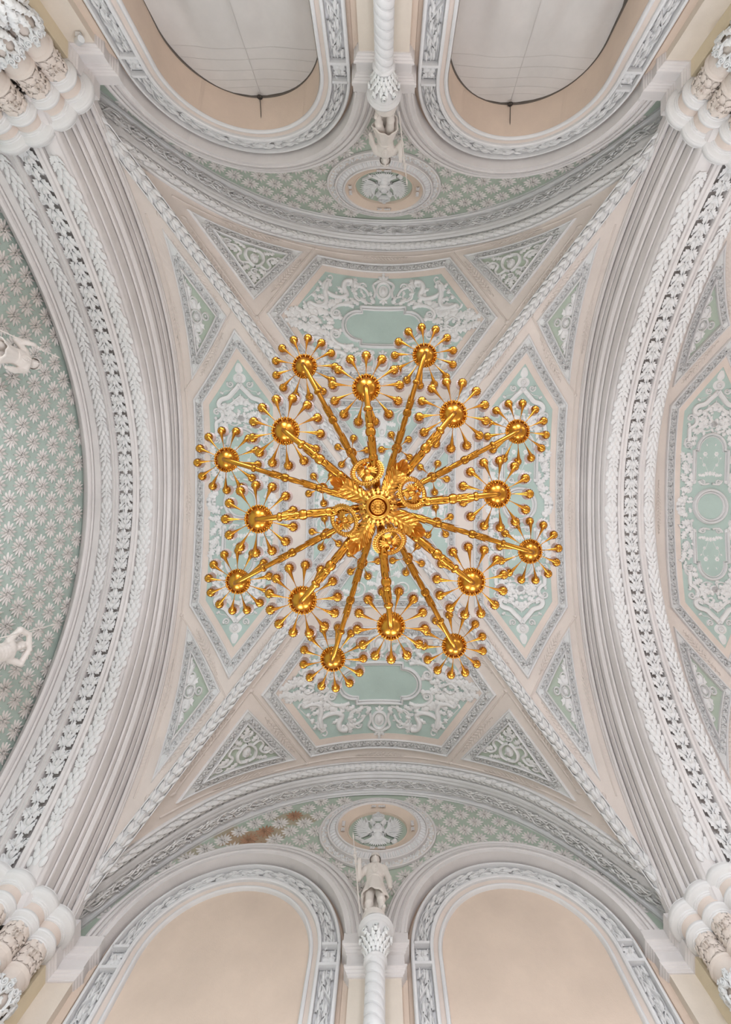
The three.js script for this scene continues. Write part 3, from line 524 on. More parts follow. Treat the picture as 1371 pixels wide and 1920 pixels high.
const ribLabel = (sx, sz) => `leaf garland rib running diagonally from the chandelier to the ${sz > 0 ? 'window' : 'niche'} corner on the ${sx > 0 ? 'right' : 'left'}`;
function diagonalRib(sx, sz, label, bay = 0) {
  const o = thing('garland_rib', label, 'rib', 'diagonal garland ribs of the vault');
  const at = (s, t, n) => {   // s: plan distance along the diagonal, t: across
    const x = 0.6 * s, z = 0.8 * s, h = pz(z), e = 0.01, dh = (pz(z + e) - pz(z - e)) / (2 * e) * 0.8, T = V(0.6, dh, 0.8).normalize(), C = V(0.8, 0, -0.6), N = C.clone().cross(T); if (N.y > 0) N.negate();
    return { p: V((x + C.x * t + N.x * n) * sx, h + N.y * n, (z + C.z * t + N.z * n) * sz), T: V(T.x * sx, T.y, T.z * sz), C: V(C.x * sx, 0, C.z * sz), N: V(N.x * sx, N.y, N.z * sz) };
  };
  const S = range(74, 0.2, 9.75);
  part(o, 'rib_bed', sweep([[-0.145, -0.08], [-0.145, 0.028], [-0.122, 0.028], [-0.12, -0.03], [-0.108, -0.03], ...bead([-0.105, 0.0], [0.105, 0.0], 0.3, 8), [0.108, -0.03], [0.12, -0.03], [0.122, 0.028], [0.145, 0.028], [0.145, -0.08]], S, (a, b, s) => at(s, a, b).p), M.white);
  let k = 0;
  for (let s = 0.9; s < 9.6; s += 0.148, k++) for (const [t, a] of k % 2 ? [[-0.036, -0.2], [0.036, 0.2]] : [[0, 0], [-0.075, -0.25], [0.075, 0.25]]) {
    const f = at(s, t, t === 0 ? 0.075 : Math.abs(t) > 0.06 ? 0.025 : 0.06), l = part(o, 'bay_leaf', bayLeafGeo, M.ornament), side = t / 0.12;
    basis(l, f.p, f.T.clone().multiplyScalar(-Math.cos(a)).addScaledVector(f.C, Math.sin(a)), f.N.clone().addScaledVector(f.C, side * 0.8), V(0.225, 0.185, 0.17));
  }
  if (bay) o.position.x = PERIOD * bay;
}
for (const sz of [1, -1]) for (const sx of [1, -1]) diagonalRib(sx, sz, ribLabel(sx, sz));

// ---------------------------------------------------------------- arches along the long walls: garland, mouldings and scroll frieze
const ZW = 8.25, wallH = (x) => 13.48 - 0.0635 * x * x - 0.001876 * x ** 4;
function wallArch(sz, label) {
  const o = thing('wall_arch', label, 'arch', 'arches along the long walls');
  const at = (s, f, n = 0) => {   // s in -1.06..1.06 along, f 0 (vault) .. 1 (wall)
    const xv = 5.45 * s, xw = 5.6 * s, pv = V(xv, vaultH(xv, zin(xv)), zin(xv)), pw = V(xw, wallH(xw), ZW), p = pv.clone().lerp(pw, f), e = 0.005;
    const xv2 = 5.45 * (s + e), xw2 = 5.6 * (s + e), q = V(xv2, vaultH(xv2, zin(xv2)), zin(xv2)).lerp(V(xw2, wallH(xw2), ZW), f), T = q.sub(p).normalize(), C = pw.clone().sub(pv).normalize(), N = T.clone().cross(C).normalize();
    if (N.y > 0) N.negate();
    p.addScaledVector(N, n); return { p: V(p.x, p.y, p.z * sz), T: V(T.x, T.y, T.z * sz), C: V(C.x, C.y, C.z * sz), N: V(N.x, N.y, N.z * sz), w: pw.distanceTo(pv) };
  };
  const S = range(120, -1.07, 1.07);
  // arc length table
  const tab = [0]; for (let k = 1; k < S.length; k++) tab.push(tab[k - 1] + at(S[k], 0.4).p.distanceTo(at(S[k - 1], 0.4).p));
  const L = tab[tab.length - 1], sOf = (d) => { let k = 1; while (k < tab.length - 1 && tab[k] < d) k++; return lerp(S[k - 1], S[k], (d - tab[k - 1]) / (tab[k] - tab[k - 1])); };
  part(o, 'arch_moulding', sweep([[0, -0.1], [0, 0.05], [0.02, 0.07], [0.04, 0.07], [0.05, 0.02], ...bead([0.06, 0.02], [0.3, 0.02], 0.3, 8), [0.31, 0.02], [0.32, 0.07], [0.34, 0.08], [0.4, 0.075], [0.41, 0.05], [0.5, 0.05], [0.52, -0.02], [0.86, -0.02], [0.88, 0.06], [0.93, 0.07], [0.96, 0.05], [1, 0.05], [1, -0.1]], S, (a, b, s) => at(s, a, b).p), M.white);
  const mb = new MB(), U = 0.42, n = Math.round(L / U), u = L / n;   // scroll frieze in (length, -0.5..0.5 across)
  for (let k = 0; k < n; k++) {
    const f = k % 2 ? -1 : 1; mb.at(u * k, 0, 0, 1, f * 0.62);
    mb.ridge(crv([[0, -0.3], [0.14, -0.36], [0.3, -0.1], [0.42, 0.3]], 9), 0.02, 0.05); mb.ridge(spiral(0.2, 0.1, 0.02, 0.15, 1 + rnd(), 1.3, 12), 0.02, 0.06);
    for (const [x, y, a, l, w] of [[0.06, -0.3, 0.9, 0.24, 0.13], [0.3, -0.05, -1.0, 0.3, 0.15], [0.34, 0.05, 2.3, 0.2, 0.12], [0.2, 0.1, rnd() * 6, 0.13, 0.1], [0.38, -0.3, 2.8, 0.2, 0.12], [0.05, 0.2, 1.2, 0.22, 0.12], [0.24, 0.26, 0.3, 0.2, 0.1], [0.0, -0.05, 0.4, 0.16, 0.1]]) mb.leaf(x, y, a, l, w, 0.06, 2);
    mb.dome(0.2, 0.1, 0.035, 0.035, 0.08, 6); mb.dome(0.1, 0.36, 0.025, 0.025, 0.06, 5);
  }
  mb.at(0, 0);
  part(o, 'scroll_frieze', mb.bake((x, y, z) => { const f = at(sOf(Math.max(0, Math.min(L, x))), 0.69 + y * 0.52, -0.02 + z * 1.5); return f.p; }), sz > 0 ? M.ornament : friezeStained, 'running scroll frieze with leaves');
  let k = 0;
  for (let d = 0.5; d < L - 0.4; d += 0.155, k++) {
    const s = sOf(d), dir = d < L / 2 ? 1 : -1;
    for (const [t, a] of k % 2 ? [[-0.06, -0.25], [0.06, 0.25]] : [[0, 0], [-0.105, -0.3], [0.105, 0.3]]) {
      const f = at(s, 0.18 + t * 0.9, t === 0 ? 0.08 : Math.abs(t) > 0.08 ? 0.03 : 0.065), l = part(o, 'bay_leaf', bayLeafGeo, M.ornament);
      basis(l, f.p, f.T.clone().multiplyScalar(dir * Math.cos(a)).addScaledVector(f.C, -dir * Math.sin(a) * dir), f.N.clone().addScaledVector(f.C, t * 6), V(0.235, 0.26, 0.17));
    }
  }
}
// plaster with brown damp blotches, as they show at one end of the arch over the blind niches
function blotches(base, list, y0 = 8, x0 = -6, span = 6, W = 512) {
  const c = new THREE.Color(base), d = noiseTexture(W, (u, v) => {
    const x = x0 + u * span, y = y0 + v * span, r0 = [c.r, c.g, c.b]; let k = 0;
    for (const [bx, by, rx, ry, a] of list) { const q = Math.hypot((x - bx) / rx, (y - by) / ry), n = fbm(u * 3.1, v * 3.1) * 1.5 + fbm(u * 9, v * 9) * 0.6; k = Math.max(k, a * Math.max(0, Math.min(1, (n + 0.25 - q) * 4))); }
    const st = [0.42, 0.24, 0.13], o = r0.map((q, i) => lerp(q, st[i], k)), g = (q) => 255 * (q <= 0.0031308 ? 12.92 * q : 1.055 * Math.pow(q, 1 / 2.4) - 0.055); return o.map(g);
  }, true);
  d.wrapS = d.wrapT = THREE.ClampToEdgeWrapping; d.repeat.set(1 / span, 1 / span); d.offset.set(-x0 / span, -y0 / span); return d;
}
const BLOTS = [[-3.3, 11.75, 0.5, 0.22, 0.75], [-2.6, 12.0, 0.35, 0.2, 0.6], [-3.9, 12.0, 0.4, 0.18, 0.55], [-2.3, 12.5, 0.45, 0.18, 0.5], [-4.3, 11.3, 0.4, 0.2, 0.45], [-2.95, 11.4, 0.25, 0.2, 0.6]];
const friezeStained = new THREE.MeshStandardMaterial({ color: 0xffffff, roughness: 0.75, map: blotches(0xebe8e5, [[-3.2, -7.95, 0.6, 0.25, 0.6], [-2.4, -7.9, 0.5, 0.2, 0.45], [-4.1, -7.9, 0.5, 0.25, 0.5]], -11) });
wallArch(1, 'garlanded arch with scroll frieze over the two curtained windows');
wallArch(-1, 'garlanded arch with damp-stained scroll frieze over the two blind niches');

// ---------------------------------------------------------------- the two wide transverse arches
const soffitH = (z) => 12.45 - 0.070083 * z * z - 0.000372 * z ** 4;
const SOFF = [[-0.6, 1], [-0.42, 1]];
function arcFrame(X, w, tau, n = 0) {
  const P = V(X, pz(7.75 * tau), 7.75 * tau), zs = 6.55 * tau, Sx = V(X, soffitH(zs), zs), d = Sx.clone().sub(P).normalize(), p = P.lerp(Sx, w).addScaledVector(d, n); return { p, N: d };
}
function transverseArch(sx, label, wallSide) {
  const o = thing('transverse_arch', label, 'arch', 'wide transverse arches of the vault');
  const T = range(96, -1.07, 1.07);
  // profile in (x from the bay, w from vault 0 to soffit 1); x measured for the positive side
  const side = [[5.56, -0.1], [5.56, 0.05], [5.575, 0.05], [5.58, 0.09], ...bead([5.585, 0.1], [5.65, 0.1], 0.35, 5), [5.655, 0.0], [5.67, 0.0], [5.672, 0.2], ...bead([5.675, 0.2], [5.702, 0.22], 0.4, 4), [5.704, 0.14], [5.716, 0.14], [5.718, 0.3], [5.735, 0.33], [5.738, 0.24], [5.755, 0.24], [5.757, 0.43], [5.8, 0.46], [5.84, 0.46], [5.842, 0.42], [5.85, 0.42], [5.852, 0.53], [5.89, 0.55], [5.893, 0.42], [5.907, 0.42], [5.909, 0.72], ...bead([5.912, 0.72], [5.955, 0.76], 0.4, 4), [5.957, 0.64], [5.967, 0.64], [5.97, 0.86], [6.0, 0.9], [6.02, 0.92]];
  const soff = [[6.03, 0.9], [6.05, 0.93], ...bead([6.06, 0.93], [6.33, 0.93], 0.18, 7), [6.34, 0.9], [6.35, 0.9], [6.36, 0.98], [6.4, 1.0], [6.42, 0.97], [6.44, 1.0], [6.5, 1.01], [6.52, 0.97], [6.525, 0.86], [6.875, 0.86], [6.88, 0.97], [6.9, 1.01], [6.96, 1.0], [6.98, 0.97], [7.0, 1.0], [7.05, 0.98], [7.06, 0.9], [7.07, 0.92], ...bead([7.08, 0.93], [7.32, 0.93], 0.18, 7), [7.34, 0.9]];
  const far = wallSide ? [[7.36, 0.97], [7.5, 0.97], [7.502, 0.84], [7.515, 0.84], [7.517, 0.99], ...bead([7.52, 0.99], [7.57, 0.99], 0.35, 4), [7.575, 0.97], [7.6, 1.03], [7.64, 1.05], [7.65, 1.05], [7.74, 1.0], [7.82, 0.93], [7.86, 0.86], [7.86, 0.6]] : side.map(([x, w]) => [13.4 - x, w]).reverse();
  part(o, 'arch_mouldings', sweep([...side, ...soff, ...far], T, (x, w, t) => arcFrame(x * sx, w, t).p, { crease: 40 }), M.pink);
  // arc length along the soffit
  const tab = [0]; for (let k = 1; k < T.length; k++) tab.push(tab[k - 1] + arcFrame(0, 1, T[k]).p.distanceTo(arcFrame(0, 1, T[k - 1]).p));
  const L = tab[tab.length - 1], tOf = (d) => { d = Math.max(0.001, Math.min(L - 0.001, d)); let k = 1; while (tab[k] < d) k++; return lerp(T[k - 1], T[k], (d - tab[k - 1]) / (tab[k] - tab[k - 1])); };
  const fr = (d, x, n) => { const t = tOf(d), a = arcFrame(x * sx, 1, t, n), b = arcFrame(x * sx, 1, tOf(d + 0.02), n); return { p: a.p, N: a.N, T: b.p.sub(a.p).normalize(), C: V(sx, 0, 0) }; };
  const put = (name, geo, d, x, n, ang, s, mat = M.ornament) => { const f = fr(d, x, n), m = part(o, name, geo, mat); basis(m, f.p, f.T.clone().multiplyScalar(Math.cos(ang)).addScaledVector(f.C, Math.sin(ang)), f.N, s); return m; };
  // middle band: palmette buds between oak leaves and rosettes
  const U = 0.5, n = Math.round((L - 1.5) / U), u = (L - 1.5) / n;
  for (let k = 0; k < n; k++) {
    const d = 0.75 + u * (k + 0.5), dir = d < L / 2 ? 1 : -1, A = (a) => (dir > 0 ? a : PI - a);
    put('palmette', budGeo, d - 0.04 * dir, 6.7, -0.06, A(0), V(0.26, 0.24, 0.26));
    for (const f of [1, -1]) {
      put('oak_leaf', oakLeafGeo, d - 0.2 * dir, 6.7 + 0.025 * f, -0.07, A(0.55 * f), V(0.25, 0.22, 0.26)); put('oak_leaf', oakLeafGeo, d + 0.06 * dir, 6.7 + 0.035 * f, -0.06, A(0.78 * f), V(0.22, 0.2, 0.24)); put('rosette', rosetteGeo, d + 0.15 * dir, 6.7 + 0.12 * f, -0.06, 0, V(0.17, 0.17, 0.2));
    }
    put('oak_leaf', oakLeafGeo, d + 0.1 * dir, 6.7, -0.05, A(0), V(0.24, 0.17, 0.26));
  }
  // outer bands: laurel of overlapping leaves with leafy ties
  for (const [x, name, q] of [[6.195, 'laurel_leaf', 0.86], [7.2, 'laurel_leaf', 0.74]]) {
    let k = 0; const mbs = [];
    for (let d = 0.8; d < L - 0.8; d += 0.115, k++) {
      const tie = k % 8 >= 6, rows = (tie ? [[-0.03, -0.6], [0.03, 0.6], [0, 0]] : k % 2 ? [[-0.062, -0.2], [0.062, 0.2]] : [[0, 0], [-0.115, -0.3], [0.115, 0.3]]).map(([t, a]) => [t * q, a]);
      for (const [t, a] of rows) {
        const dir = d < L / 2 ? 1 : -1, f = fr(d, x + t, -0.085 + 0.06 * Math.cos(t / 0.14 * 1.3)), g = tie ? acanthusGeo : ovalLeafGeo, m = new THREE.Object3D();
        basis(m, f.p, f.T.clone().multiplyScalar(dir * Math.cos(a)).addScaledVector(f.C, Math.sin(a)), f.N.clone().addScaledVector(f.C, t * 4), tie ? V(0.18, 0.14 * q, 0.14) : V(0.165, 0.22 * q, 0.08));
        if (x < 6.7 && mbs.length < 288) { const l = part(o, tie ? 'tie_leaf' : name, g, M.ornament); l.position.copy(m.position); l.quaternion.copy(m.quaternion); l.scale.copy(m.scale); mbs.push(0); } else { m.updateMatrix(); const c = g.clone().applyMatrix4(m.matrix); mbs.push(c); }
      }
    }
    const rest = mbs.filter((q) => q); if (rest.length) part(o, 'laurel_band', mergeGeometries(rest), M.ornament, 'narrow band of small laurel leaves').userData.kind = 'stuff';
  }
  return o;
}
transverseArch(-1, 'wide leaf-banded transverse arch along the flowered green end wall', true);
transverseArch(1, 'wide leaf-banded transverse arch between this bay and the next', false);
// ---------------------------------------------------------------- walls
const NX = 2.76, SPR = 8.7;   // niche axis and springing height
function archShape(cx, r, bottom, n = 40) { const p = [[cx - r, bottom], [cx - r, SPR]]; for (let k = 1; k < n; k++) { const a = PI - k / n * PI; p.push([cx + Math.cos(a) * r, SPR + Math.sin(a) * r]); } p.push([cx + r, SPR], [cx + r, bottom]); return p; }
const wallFront = struct('wall_front', 'sage green lunette wall with plaster flowers above the curtained windows', 'wall');
const wallBack = struct('wall_back', 'sage green lunette wall with plaster flowers above the blind niches', 'wall');
const wallLeft = struct('wall_left', 'mint green end wall covered with plaster flowers', 'wall');
const sageStained = new THREE.MeshStandardMaterial({ color: 0xffffff, roughness: 0.8, map: blotches(0xb5c0b0, BLOTS) });
function wallPlane(sz, bay) {
  const sh = new THREE.Shape(); sh.moveTo(-6.7, FLOOR); sh.lineTo(6.7, FLOOR); sh.lineTo(6.7, 10.2);
  for (let k = 0; k <= 60; k++) { const x = lerp(6.0, -6.0, k / 60); sh.lineTo(x, wallH(x) + 0.25); } sh.lineTo(-6.7, 10.2); sh.closePath();
  for (const c of [-NX, NX]) { const h = new THREE.Path(); archShape(c, 2.26, -0.9).forEach(([x, y], k) => (k ? h.lineTo(x, y) : h.moveTo(x, y))); h.closePath(); sh.holes.push(h); }
  const g = new THREE.ExtrudeGeometry(sh, { depth: 0.3, bevelEnabled: false, curveSegments: 4 }); g.translate(PERIOD * bay, 0, sz > 0 ? ZW : -ZW - 0.3); return g;
}
part(wallFront, 'lunette_plaster', wallPlane(1, 0), M.sage); part(wallBack, 'lunette_plaster', wallPlane(-1, 0), sageStained);
part(wallFront, 'lunette_plaster', wallPlane(1, 1), M.sage); part(wallBack, 'lunette_plaster', wallPlane(-1, 1), M.sage);
part(wallLeft, 'end_wall_plaster', box(-8.2, -7.86, FLOOR, 13.6, -9.2, 9.2), M.sageLight);
for (const [w, s] of [[wallFront, 1], [wallBack, -1]]) part(w, 'outer_wall', box(-9.2, 20.8, FLOOR, 14.6, 9.3 * s, 9.6 * s), M.dark);
{ const wr = struct('wall_right', 'far end wall of the hall beyond the next bay', 'wall'); part(wr, 'end_wall_plaster', box(20.2, 20.6, FLOOR, 14.6, -9.6, 9.6), M.cream); }
{
  const f = struct('floor', 'polished parquet floor of the hall', 'floor');
  M.floor = new THREE.MeshStandardMaterial({ roughness: 0.35, map: noiseTexture(256, (u, v) => { const cx = Math.floor(u * 8), cy = Math.floor(v * 8), alt = (cx + cy) % 2, g = alt ? vnoise(u * 8, v * 64, 64) : vnoise(u * 64, v * 8, 64), k = 0.8 + 0.2 * g; return [200 * k, 189 * k, 178 * k]; }, true) }); M.floor.map.repeat.set(0.4, 0.4);
  part(f, 'parquet', box(-9.2, 20.8, FLOOR - 0.3, FLOOR, -9.6, 9.6), M.floor);
}
// plaster flowers on a diamond lattice
const flowerGeo = (() => {
  const mb = new MB();
  for (let k = 0; k < 12; k++) { const a = k / 12 * 2 * PI, L = k % 3 ? 0.135 : 0.15; mb.dome(Math.cos(a) * L, Math.sin(a) * L, 0.06, 0.03, 0.026 + 0.01 * (k % 2), 7, a); mb.wire([[Math.cos(a) * 0.04, Math.sin(a) * 0.04], [Math.cos(a) * L * 1.5, Math.sin(a) * L * 1.5]], 0.008, 0.046); }
  for (let k = 0; k < 8; k++) { const a = (k + 0.5) / 8 * 2 * PI; mb.dome(Math.cos(a) * 0.07, Math.sin(a) * 0.07, 0.045, 0.022, 0.045, 6, a); }
  for (let k = 0; k < 4; k++) mb.leaf(0, 0, 0.5 + k / 4 * 2 * PI, 0.05, 0.035, 0.07, 1, { edge: 0.9 });
  mb.dome(0, 0, 0.018, 0.018, 0.075, 6); return mb.bake();
})();
const flowerMat = plaster(0xece5df, 0.7), flowerBrown = plaster(0xb98f72, 0.85);
function lunetteFlowers(sz, wall) {
  for (let r = -6; r < 12; r++) for (let c = -9; c <= 9; c++) {
    const x = c * 0.63 + (r & 1 ? 0.315 : 0), y = 10.0 + r * 0.29; if (y > wallH(x) + 0.05 || y < 8.9) continue;
    if (Math.hypot((x) / 1.45, (y - 12) / 1.22) < 1) continue; if (Math.abs(x) > 5.6) continue;
    let hid = false; for (const cx of [-NX, NX]) if (y < SPR ? Math.abs(x - cx) < 2.5 : Math.hypot(x - cx, y - SPR) < 2.5) hid = true; if (hid) continue;
    const bad = sz < 0 && BLOTS.some(([bx, by, rx, ry]) => Math.hypot((x - bx) / rx, (y - by) / ry) < 0.75);
    const m = part(wall, 'plaster_flower', flowerGeo, bad ? flowerBrown : flowerMat, bad ? 'plaster flower stained brown by damp' : undefined);
    basis(m, V(x, y, (ZW - 0.002) * sz), V(-sz, 0, 0), V(0, 0, -sz), V(1, 1, 0.6).multiplyScalar(1.0 + rr(-0.04, 0.04)));
  }
}
lunetteFlowers(1, wallFront); lunetteFlowers(-1, wallBack);
for (let r = 0; r < 13; r++) for (let c = -9; c <= 9; c++) {
  const z = c * 0.66 + (r & 1 ? 0.33 : 0), y = 8.85 + r * 0.315; if (y > soffitH(z * 0.98) + 0.1 || Math.abs(z) > 6.2) continue;
  const m = part(wallLeft, 'plaster_flower', flowerGeo, flowerMat); basis(m, V(-7.858, y, z), V(0, 0, 1), V(1, 0, 0), V(1, 1, 0.6).multiplyScalar(1.05 + rr(-0.04, 0.04)));
}

// ---------------------------------------------------------------- niches and windows
const archStations = (legs, bottom) => { const s = []; if (legs) for (const y of range(6, bottom, SPR)) s.push({ x: -1, y, a: null }); for (const a of range(56, PI, 0)) s.push({ a }); if (legs) for (const y of range(6, SPR, bottom)) s.push({ x: 1, y, a: null }); return s; };
const archAt = (cx, sz) => (r, z, st) => (st.a === null ? V(cx + st.x * r, st.y, z * sz) : V(cx + Math.cos(st.a) * r, SPR + Math.sin(st.a) * r, z * sz));
// carved block and scroll drawn in (length along band, -0.5..0.5 across)
function bandOrnament(len, w) {
  const mb = new MB(), U = 0.5, n = Math.max(1, Math.round(len / U)), u = len / n;
  for (let k = 0; k < n; k++) {
    const f = k % 2 ? -1 : 1; mb.at(u * k, 0, 0, u / 0.5, f * w);
    mb.ridge(crv([[0, -0.42], [0.16, -0.4], [0.3, -0.1], [0.5, 0.42]], 10), 0.035, 0.07); mb.ridge(spiral(0.23, 0.12, 0.02, 0.16, 1 + rnd(), 1.4, 14), 0.03, 0.08);
    for (const [x, y, a, l, ww] of [[0.06, -0.3, 1.0, 0.3, 0.2], [0.34, -0.02, -1.0, 0.34, 0.2], [0.38, 0.1, 2.4, 0.26, 0.17], [0.23, 0.12, rnd() * 6, 0.15, 0.13], [0.45, -0.38, 2.8, 0.26, 0.16], [0.04, 0.2, 1.2, 0.28, 0.17], [0.26, 0.3, 0.2, 0.22, 0.14], [0.0, -0.05, 0.4, 0.2, 0.14], [0.2, -0.3, -0.1, 0.2, 0.14]]) mb.leaf(x, y, a, l * 1.12, ww * 1.15, 0.11, 2, { edge: 0.55, fine: true });
    mb.dome(0.23, 0.12, 0.045, 0.06, 0.1, 7); mb.dome(0.12, 0.4, 0.03, 0.04, 0.08, 6);
  }
  mb.at(0, 0); return mb;
}
const squareBlockGeo = (w) => { const mb = new MB(); for (let k = 0; k < 4; k++) { const a = PI / 4 + k * PI / 2; mb.leaf(0, 0, a, w * 0.66, w * 0.42, 0.07, 2, { edge: 0.6, fine: true }); mb.leaf(0, 0, a + PI / 4, w * 0.48, w * 0.34, 0.06, 1); } mb.dome(0, 0, w * 0.14, w * 0.14, 0.11, 8); for (const [x, y] of [[1, 1], [1, -1], [-1, 1], [-1, -1]]) mb.dome(x * w * 0.4, y * w * 0.4, w * 0.07, w * 0.07, 0.06, 6); return mb; };
function niche(cx, sz, holder, isWindow) {
  const at = archAt(cx, sz), S = archStations(true, -0.9), A = archStations(false);
  // projecting archivolt, resting on the pilaster caps
  part(holder, 'archivolt', sweep([[2.68, 8.3], [2.68, 8.08], [2.66, 8.05], [2.63, 8.05], ...bead([2.625, 8.04], [2.55, 8.02], 0.35, 5), [2.545, 8.05], [2.51, 8.05], [2.505, 8.0], [2.47, 7.97], [2.41, 7.965], [2.405, 8.0], [2.37, 8.0], [2.365, 7.96], [2.31, 7.94], [2.3, 7.965], [2.24, 7.965], [2.235, 7.95], [2.2, 7.95], [2.2, 8.32]], [{ a: null, x: -1, y: 8.89 }, ...A.filter((q) => Math.sin(q.a) * 2.2 > 0.25), { a: null, x: 1, y: 8.89 }], at), M.pink);
  part(holder, 'reveal', sweep([[2.34, 8.235], [2.2, 8.235], [2.19, 8.3], [2.12, 8.3]], S, at), M.warm);
  part(holder, 'border_frame', sweep([[2.12, 8.32], [2.12, 8.14], [2.1, 8.12], [2.06, 8.12], [2.055, 8.15], [2.05, 8.24], [1.77, 8.24], [1.765, 8.15], [1.76, 8.12], [1.72, 8.12], [1.7, 8.14], [1.7, 8.22]], S, at), M.white);
  part(holder, 'plain_reveal', sweep([[1.7, 8.19], [1.69, 8.2], [1.61, 8.22]], S, at), M.peach);
  part(holder, 'inner_moulding', sweep([[1.61, 8.24], [1.61, 8.19], ...bead([1.605, 8.185], [1.54, 8.2], 0.4, 5), [1.53, 8.26]], S, at), M.white);
  // carved vine in the border: arch, then the legs below the square blocks
  const R = 1.91, arc = PI * R, mbA = bandOrnament(arc - 0.36, 0.26);
  part(holder, 'carved_border', mbA.bake((x, y, z) => { const a = PI - (x + 0.18) / R, r = R + y; return V(cx + Math.cos(a) * r, SPR + Math.sin(a) * r, (8.24 - z) * sz); }), M.ornament, 'carved border of scrolling leaves');
  const leg = bandOrnament(4.0, 0.26);
  for (const f of [-1, 1]) {
    part(holder, 'carved_border', leg.bake((x, y, z) => V(cx + f * (R + y), SPR - 0.24 - x, (8.24 - z) * sz)), M.ornament, 'carved border of scrolling leaves');
    part(holder, 'carved_block', squareBlockGeo(0.27).bake((x, y, z) => V(cx + f * R + x, SPR + y, (8.24 - z * 1.3) * sz)), M.ornament, 'small square block carved with leaves');
    for (const e of [0.19, -0.19]) part(holder, 'block_fillet', box(cx + f * R - 0.15, cx + f * R + 0.15, SPR + e - 0.025, SPR + e + 0.025, 8.12 * sz, 8.22 * sz), M.white);
  }
  if (!isWindow) {
    const sh = new THREE.Shape(); archShape(cx, 1.56, -0.9).forEach(([x, y], k) => (k ? sh.lineTo(x, y) : sh.moveTo(x, y))); sh.closePath();
    const g = new THREE.ExtrudeGeometry(sh, { depth: 0.05, bevelEnabled: false }); g.translate(0, 0, sz > 0 ? 8.25 : -8.3); part(holder, 'plain_panel', metreUV(g), M.warm, 'plain peach panel');
  } else {
    part(holder, 'window_reveal', sweep([[1.53, 8.22], [1.53, 8.95]], S, at), M.warm);
    part(holder, 'window_frame', sweep([[1.53, 8.93], [1.515, 8.93], [1.515, 8.99], [1.3, 8.99]], S, at), M.frame);
  }
}
function curtain(cx, sz, label) {
  const o = thing('window_curtain', label, 'curtain', 'window curtains'), mb = new MB(), NU = 60, NV = 60; let prev = null;
  const depth = (x, y) => { const fade = Math.max(0, Math.min(1, (9.3 - y) / 1.5)), k = 0.2 * x; return 8.955 - 0.06 * fade * Math.sin(x * 7 + y * 0.8 * Math.sign(x + 0.01)) - 0.02 * Math.sin(x * 3.1 + y) - 0.012 * fade * Math.sin(x * 17 + 2); };
  for (let a = 0; a <= NV; a++) { const y = lerp(5.2, SPR + 1.5, a / NV), half = y < SPR ? 1.51 : Math.sqrt(Math.max(0.0004, 2.28 - (y - SPR) ** 2)), row = []; for (let b = 0; b <= NU; b++) { const x = (b / NU * 2 - 1) * half; row.push(mb.v(cx + x, y, depth(x, y) * sz)); } if (prev) for (let b = 0; b < NU; b++) mb.q(prev[b], row[b], row[b + 1], prev[b + 1]); prev = row; }
  part(o, 'cloth', mb.bake(), M.curtain);
  for (const y of [9.1, 9.34, 9.58, 9.8, 9.98]) { const half = Math.sqrt(2.2 - (y - SPR) ** 2), pts = range(24, -half, half).map((x) => V(cx + x, y + 0.012 * Math.sin(x * 2 + y), (depth(x, y) - 0.006) * sz)); part(o, 'seam', new THREE.TubeGeometry(new THREE.CatmullRomCurve3(pts), 40, 0.004, 4), M.curtain); }
  part(o, 'seam', new THREE.TubeGeometry(new THREE.CatmullRomCurve3(range(20, 5.3, SPR + 1.45).map((y) => V(cx + 0.1 * (y - 8) * 0.2, y, (depth(0.02 * (y - 8), y) - 0.006) * sz))), 40, 0.005, 4), M.curtain);
  const hk = new MB(); hk.ring(0, 0, 0.05, 0.05, 0.014, 0.02, 12); part(o, 'hook', merge([hk.bake((x, y, z) => V(cx + 0.03 + x, SPR + 1.46 + y, (8.9 - z) * sz)), new THREE.TubeGeometry(new THREE.CatmullRomCurve3([V(cx + 0.03, SPR + 1.45, 8.9 * sz), V(cx + 0.04, SPR + 1.5, 8.7 * sz), V(cx + 0.05, SPR + 1.56, 8.3 * sz)]), 10, 0.008, 4)]), M.dark, 'small black hook');
}
[-NX, NX].forEach((cx, k) => {
  const w = struct('window_' + (k + 1), k ? 'arched window with carved border right of the twisted column' : 'arched window with carved border left of the twisted column', 'window');
  niche(cx, 1, w, true);
  const pane = new THREE.MeshStandardMaterial({ color: 0xffffff, emissive: 0xf4f6ff, emissiveIntensity: 1.2 });
  part(w, 'lower_pane', box(cx - 1.5, cx + 1.5, -0.9, 5.2, 9.0, 9.04), pane);
  curtain(cx, 1, k ? 'pale grey curtain filling the arched window right of the twisted column' : 'pale grey curtain filling the arched window left of the twisted column');
  const o = thing('blind_niche', `plain peach blind niche with carved border ${k ? 'right' : 'left'} of the twisted column`, 'niche', 'blind niches of the long wall'); niche(cx, -1, o, false);
});

